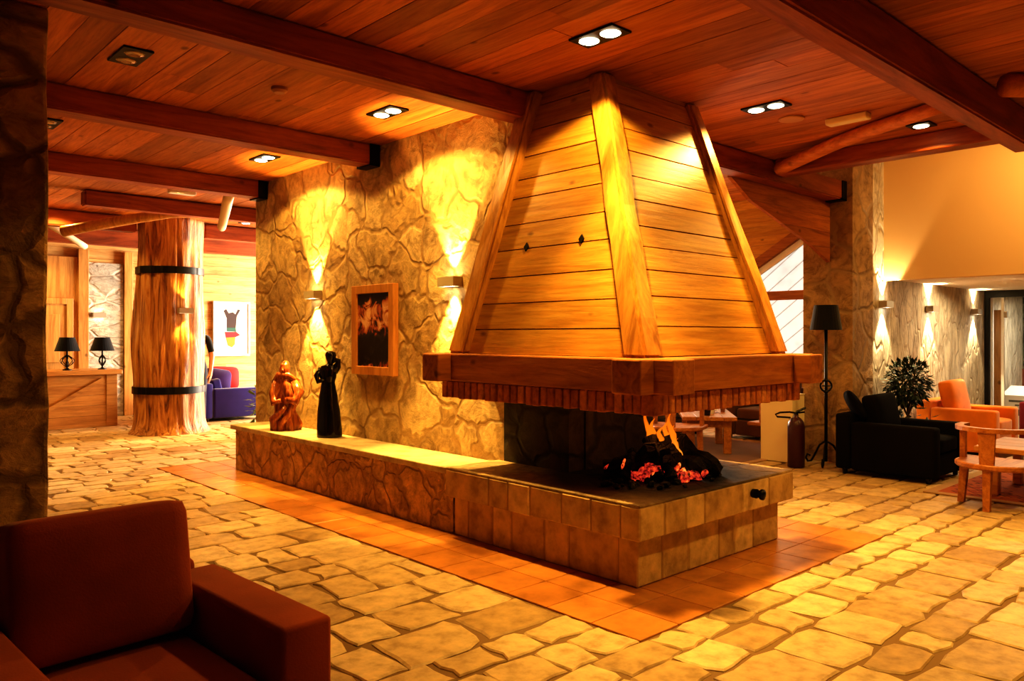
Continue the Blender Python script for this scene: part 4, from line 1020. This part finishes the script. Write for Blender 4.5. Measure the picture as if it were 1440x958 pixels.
# ------------------------------------------------------------------ plants
def leaves(bm, c, rad, n, size, seed, flat=1.0):
    r = random.Random(seed)
    for _ in range(n):
        while True:
            p = Vector((r.uniform(-1,1), r.uniform(-1,1), r.uniform(-1,1)))
            if .25 < p.length < 1: break
        pos = Vector(c) + Vector((p.x*rad[0], p.y*rad[1], p.z*rad[2]))
        d = (p + Vector((r.uniform(-.6,.6), r.uniform(-.6,.6), r.uniform(-.8,.3)))).normalized()
        s = d.cross(Vector((0,0,1)) + Vector((r.uniform(-.5,.5), r.uniform(-.5,.5), 0))).normalized(); L = size*r.uniform(.7,1.3)
        nn = d.cross(s)
        v = [bm.verts.new(q) for q in (pos, pos + d*L*.5 + s*L*.22 + nn*L*.06, pos + d*L, pos + d*L*.5 - s*L*.22 + nn*L*.06)]
        bm.faces.new((v[0], v[1], v[2])); bm.faces.new((v[0], v[2], v[3]))
def plant(label, loc, trunk_h, c, rad, n, size, seed, mat, low=0):
    t = thing('potted_plant', label, 'plant', loc)
    bm = BM(); lathe(bm, [(.10, 0), (.14, .24), (.15, .26), (.13, .26), (.12, .22)], seg=20); obj('pot', bm, M['terracotta'], t)
    bm = BM(); tube(bm, [(0,0,.2), (.02,0,trunk_h*.6), (0,0.01,trunk_h)], [.018,.014,.01], 8)
    r = random.Random(seed)
    for k in range(9):
        a = r.uniform(0, 2*PI); tube(bm, [(0, 0, trunk_h*.7), (rad[0]*.7*math.cos(a), rad[1]*.7*math.sin(a), c[2] + r.uniform(-.5, .8)*rad[2])], .006, 5)
    obj('stem', bm, M['bark'], t)
    bm = BM(); leaves(bm, c, rad, n, size, seed)
    if low: leaves(bm, (0, 0, .45), (.24, .24, .2), low, size*1.6, seed+1)
    obj('foliage', bm, mat, t)
plant('bushy green fig plant against the grey stone wall between armchairs', (9.15, 3.36, 0), .7, (0, 0, .88), (.23, .23, .25), 1100, .07, 3, M['leaf'], 60)
plant('leafy plant beside the violet sofa at the stone wall end', (4.95, 10.3, 0), .35, (0, 0, .42), (.26, .26, .32), 150, .13, 5, M['leaf_light'])

# ------------------------------------------------------------------ painting and statues
t = thing('framed_painting', 'dark abstract painting in a wide wooden frame on the stone wall', 'painting', (3.82, 5.90, 1.45), A_)
W_, H_, b_ = .335, .40, .075
bm = BM(); box(bm, -W_, -W_+b_, -.03, .028, -H_, H_, .004, 1); box(bm, W_-b_, W_, -.03, .028, -H_, H_, .004, 1); box(bm, -W_+b_, W_-b_, -.03, .028, -H_, -H_+b_, .004, 1); box(bm, -W_+b_, W_-b_, -.03, .028, H_-b_, H_, .004, 1)
obj('frame', bm, M['picture_frame'], t)
bm = BM(); box(bm, -W_+b_, W_-b_, -.008, .02, -H_+b_, H_-b_); obj('canvas', bm, M['painting'], t)

def stacked(bm, secs, seg=28, fold=0.0, ff=6, cap=True):
    V = []
    # interpolate sections smoothly
    out = []
    for i in range(len(secs)-1):
        for k in range(4):
            s = k/4; s2 = s*s*(3-2*s); out.append([a + (b2-a)*(s if j == 0 else s2) for j, (a, b2) in enumerate(zip(secs[i], secs[i+1]))])
    out.append(list(secs[-1]))
    for (z, cx, cy, rx, ry) in out:
        ring = []
        for k in range(seg):
            th = 2*PI*k/seg
            f = 1 + fold*math.sin(th*ff + z*5) * (1 if z < .5 else .4) + fold*1.2*noise.noise(Vector((math.cos(th)*2, math.sin(th)*2, z*7)))
            ring.append(bm.verts.new((cx + rx*f*math.cos(th), cy + ry*f*math.sin(th), z)))
        V.append(ring)
    for i in range(len(V)-1):
        for k in range(seg): bm.faces.new((V[i][k], V[i][(k+1)%seg], V[i+1][(k+1)%seg], V[i+1][k]))
    bm.faces.new(list(reversed(V[0]))); bm.faces.new(V[-1])
VA = math.atan2(-.681, .7325)
t = thing('figurine', 'reddish brown carved wooden figure on the left end of the stone bench', 'sculpture', (3.62, 7.17, .468), VA)
bm = BM(); stacked(bm, [(0, 0, 0, .125, .10), (.05, -.005, 0, .13, .10), (.12, -.01, 0, .115, .10), (.2, -.01, 0, .095, .085), (.28, .0, 0, .11, .09), (.36, .01, 0, .125, .095), (.44, .0, 0, .115, .09), (.5, -.01, 0, .085, .075), (.53, -.015, -.01, .05, .05)], fold=.17, ff=5)
tube(bm, [(-.09, -.02, .48), (-.115, -.05, .36), (-.09, -.1, .27), (-.02, -.12, .3)], [.035,.04,.035,.022], 10); tube(bm, [(.08, -.02, .48), (.135, -.03, .37), (.11, -.1, .29), (.02, -.12, .31)], [.04,.055,.045,.022], 10, jitter=.3)
tube(bm, [(-.10, -.05, .0), (-.10, -.08, .12), (-.04, -.10, .16), (.03, -.10, .24)], [.04,.045,.035,.02], 10, jitter=.4)
tube(bm, [(-.03, -.09, .0), (-.02, -.10, .08), (.05, -.09, .15), (.07, -.08, .26)], [.035,.035,.03,.02], 10, jitter=.4)
tube(bm, [(-.12, 0, .47), (-.06, -.04, .545), (.03, -.05, .54), (.11, 0, .47)], [.03,.035,.035,.03], 10, jitter=.3)
obj('robe', bm, M['statue'], t, smooth=True)
bm = BM(); stacked(bm, [(.52, -.015, -.02, .035, .04), (.56, -.015, -.02, .045, .05), (.60, -.012, -.015, .05, .055), (.64, -.01, -.01, .045, .05), (.67, -.005, 0, .03, .035), (.685, -.005, 0, .012, .012)], fold=.05, seg=20)
bmesh.ops.create_icosphere(bm, subdivisions=2, radius=.014, matrix=T(-.015, -.07, .59) @ Matrix.Diagonal((.7, 1.2, 1.3, 1)))
obj('head', bm, M['statue'], t, smooth=True)
t = thing('figurine', 'tall glossy black female figure on the stone bench before the painting', 'sculpture', (3.66, 6.40, .468), VA)
bm = BM(); stacked(bm, [(0, 0, 0, .115, .10), (.03, 0, 0, .115, .10), (.2, -.005, 0, .105, .09), (.36, -.01, 0, .085, .07), (.45, -.012, 0, .07, .055), (.5, -.012, 0, .062, .05), (.56, -.015, 0, .08, .058), (.61, -.02, 0, .09, .055), (.65, -.01, 0, .07, .045), (.67, 0, 0, .03, .03)], fold=.012, ff=4)
tube(bm, [(-.075, 0, .63), (-.115, -.02, .56), (-.09, -.06, .51), (-.03, -.07, .53)], [.028,.026,.022,.016], 10)
tube(bm, [(.04, 0, .60), (.072, 0, .65), (.082, -.005, .70), (.04, -.02, .705)], [.04,.036,.026,.03], 10)
obj('dress', bm, M['black'], t, smooth=True)
bm = BM(); stacked(bm, [(.655, .005, 0, .026, .028), (.69, .008, 0, .028, .03), (.72, .012, 0, .045, .045), (.75, .012, 0, .052, .05), (.775, .01, 0, .045, .042), (.79, .005, 0, .02, .02)], seg=18); obj('head', bm, M['black'], t, smooth=True)

# ------------------------------------------------------------------ glass door and vestibule
d = thing('door_2', 'x', 'x', (13.05, 3.0, 0)); del d['label']; del d['category']; d['kind'] = 'structure'
bm = BM(); box(bm, 13.0, 13.1, 3.635, 3.695, 0, 2.06); box(bm, 13.0, 13.1, 0.5, 3.635, 1.96, 2.06); box(bm, 13.0, 13.1, 0.5, 0.6, 0, 1.96); obj('door_frame', bm, M['black_metal'], d, world=True)
bm = BM(); box(bm, 13.05, 13.055, .6, 3.635, 0, 1.96); obj('pane', bm, M['glass'], d, world=True)
bm = BM(); box(bm, 13.06, 13.1, 3.60, 3.634, 0, 1.955); box(bm, 13.02, 13.045, 3.445, 3.485, 0, 1.955); obj('white_jamb', bm, M['white'], d, world=True)
bm = BM(); box(bm, 13.2, 13.3, 3.525, 3.635, 0, 1.78); obj('wooden_post', bm, M['pine_z'], d, world=True)
bm = BM(); box(bm, 12.99, 13.045, 3.40, 3.444, 1.66, 1.75, .004); obj('door_hinge', bm, M['steel'], d, world=True)
bm = BM(); box(bm, 15.0, 15.2, -3.2, 3.7, 0.85, 2.06); struct('wall_vestibule', bm, stone('green_dark_wall', 3.0, cols=[(0,(.06,.075,.035)),(1,(.12,.12,.06))], mortar=(.05,.05,.03)))
bm = BM(); box(bm, 14.97, 15.2, -3.2, 3.7, 0, 0.85); struct('baseboard_vestibule', bm, plain('reddish_wainscot', (.20,.05,.02), .5))
t = thing('display_box', 'white printed display box standing behind the glass door', 'display box', (13.75, 3.31, 0))
bm = BM(); hexa(bm, [(-.25,-.4,0),(.25,-.4,0),(.25,.3,0),(-.25,.3,0),(-.25,-.4,.50),(.25,-.4,.62),(.25,.3,.62),(-.25,.3,.50)]); obj('box', bm, M['white'], t)
bm = BM()
for (y0, y1, z0, z1) in ((-.4,.2,.40,.43),(.0,.12,.345,.365),(-.3,-.05,.345,.36),(-.02,.1,.2,.29),(.16,.19,.22,.24),(-.3,-.1,.2,.29)): box(bm, -.254, -.2505, y0, y1, z0, z1)
obj('printing', bm, plain('grey_print', (.12,.12,.10), .7), t)
# wall socket by the lamp
bm = BM(); box(bm, 8.455, 8.468, 3.73, 3.80, .22, .30, .003, 1); tag(obj('wall_socket', bm, M['white']), 'small white wall socket low on the stone pier', 'socket')

# ------------------------------------------------------------------ light
lamp('daylight_left', 'AREA', (10.6, 11.6, 1.7), 1500, (1, .92, .76), target=(4.5, 11.9, 1.2), sx=3.2, sy=2.2)
lamp('daylight_annex', 'AREA', (11.2, 6.3, 2.0), 18, (1, .80, .45), target=(8.0, 5.5, .3), sx=2.6, sy=1.6)
lamp('vestibule_light', 'AREA', (13.7, 2.7, 2.0), 45, (1, .92, .75), target=(13.9, 2.6, 0), sx=.8, sy=.8)
lamp('soffit_fill', 'AREA', (10.9, 2.6, 2.03), 60, (1, .80, .5), target=(10.6, 2.6, 0), sx=1.5, sy=1.2)  # added light under the soffit, brightens the orange armchair
lamp('reception_light', 'SPOT', (2.4, 13.9, 2.95), 130, (1, .72, .3), math.radians(150), .4, target=(2.4, 13.9, 0), radius=.1)
lamp('bulkhead_wash', 'SPOT', (8.2, 1.5, 3.4), 130, (1, .66, .25), math.radians(120), .8, target=(9.4, 2.6, 2.2), radius=.2)
wd = bpy.data.worlds.new('World'); S.world = wd; wd.use_nodes = True
bg = wd.node_tree.nodes['Background']; bg.inputs[0].default_value = (1, .6, .3, 1); bg.inputs[1].default_value = 0.04

# ------------------------------------------------------------------ camera
cam = bpy.data.cameras.new('camera'); co = bpy.data.objects.new('camera', cam); COL.objects.link(co)
cam.sensor_width = 36; cam.lens = 1097 / 1440 * 36; cam.shift_y = -7 / 1440
co.location = (0, 0, 1.4); co.rotation_euler = (PI/2, 0, -math.atan2(.681, .732)); cam.clip_start = 0.05
S.camera = co
S.view_settings.view_transform = 'Standard'; S.view_settings.look = 'High Contrast'
S.view_settings.exposure = -0.2
S.cycles.max_bounces = 8; S.cycles.diffuse_bounces = 4
S.cycles.use_denoising = True
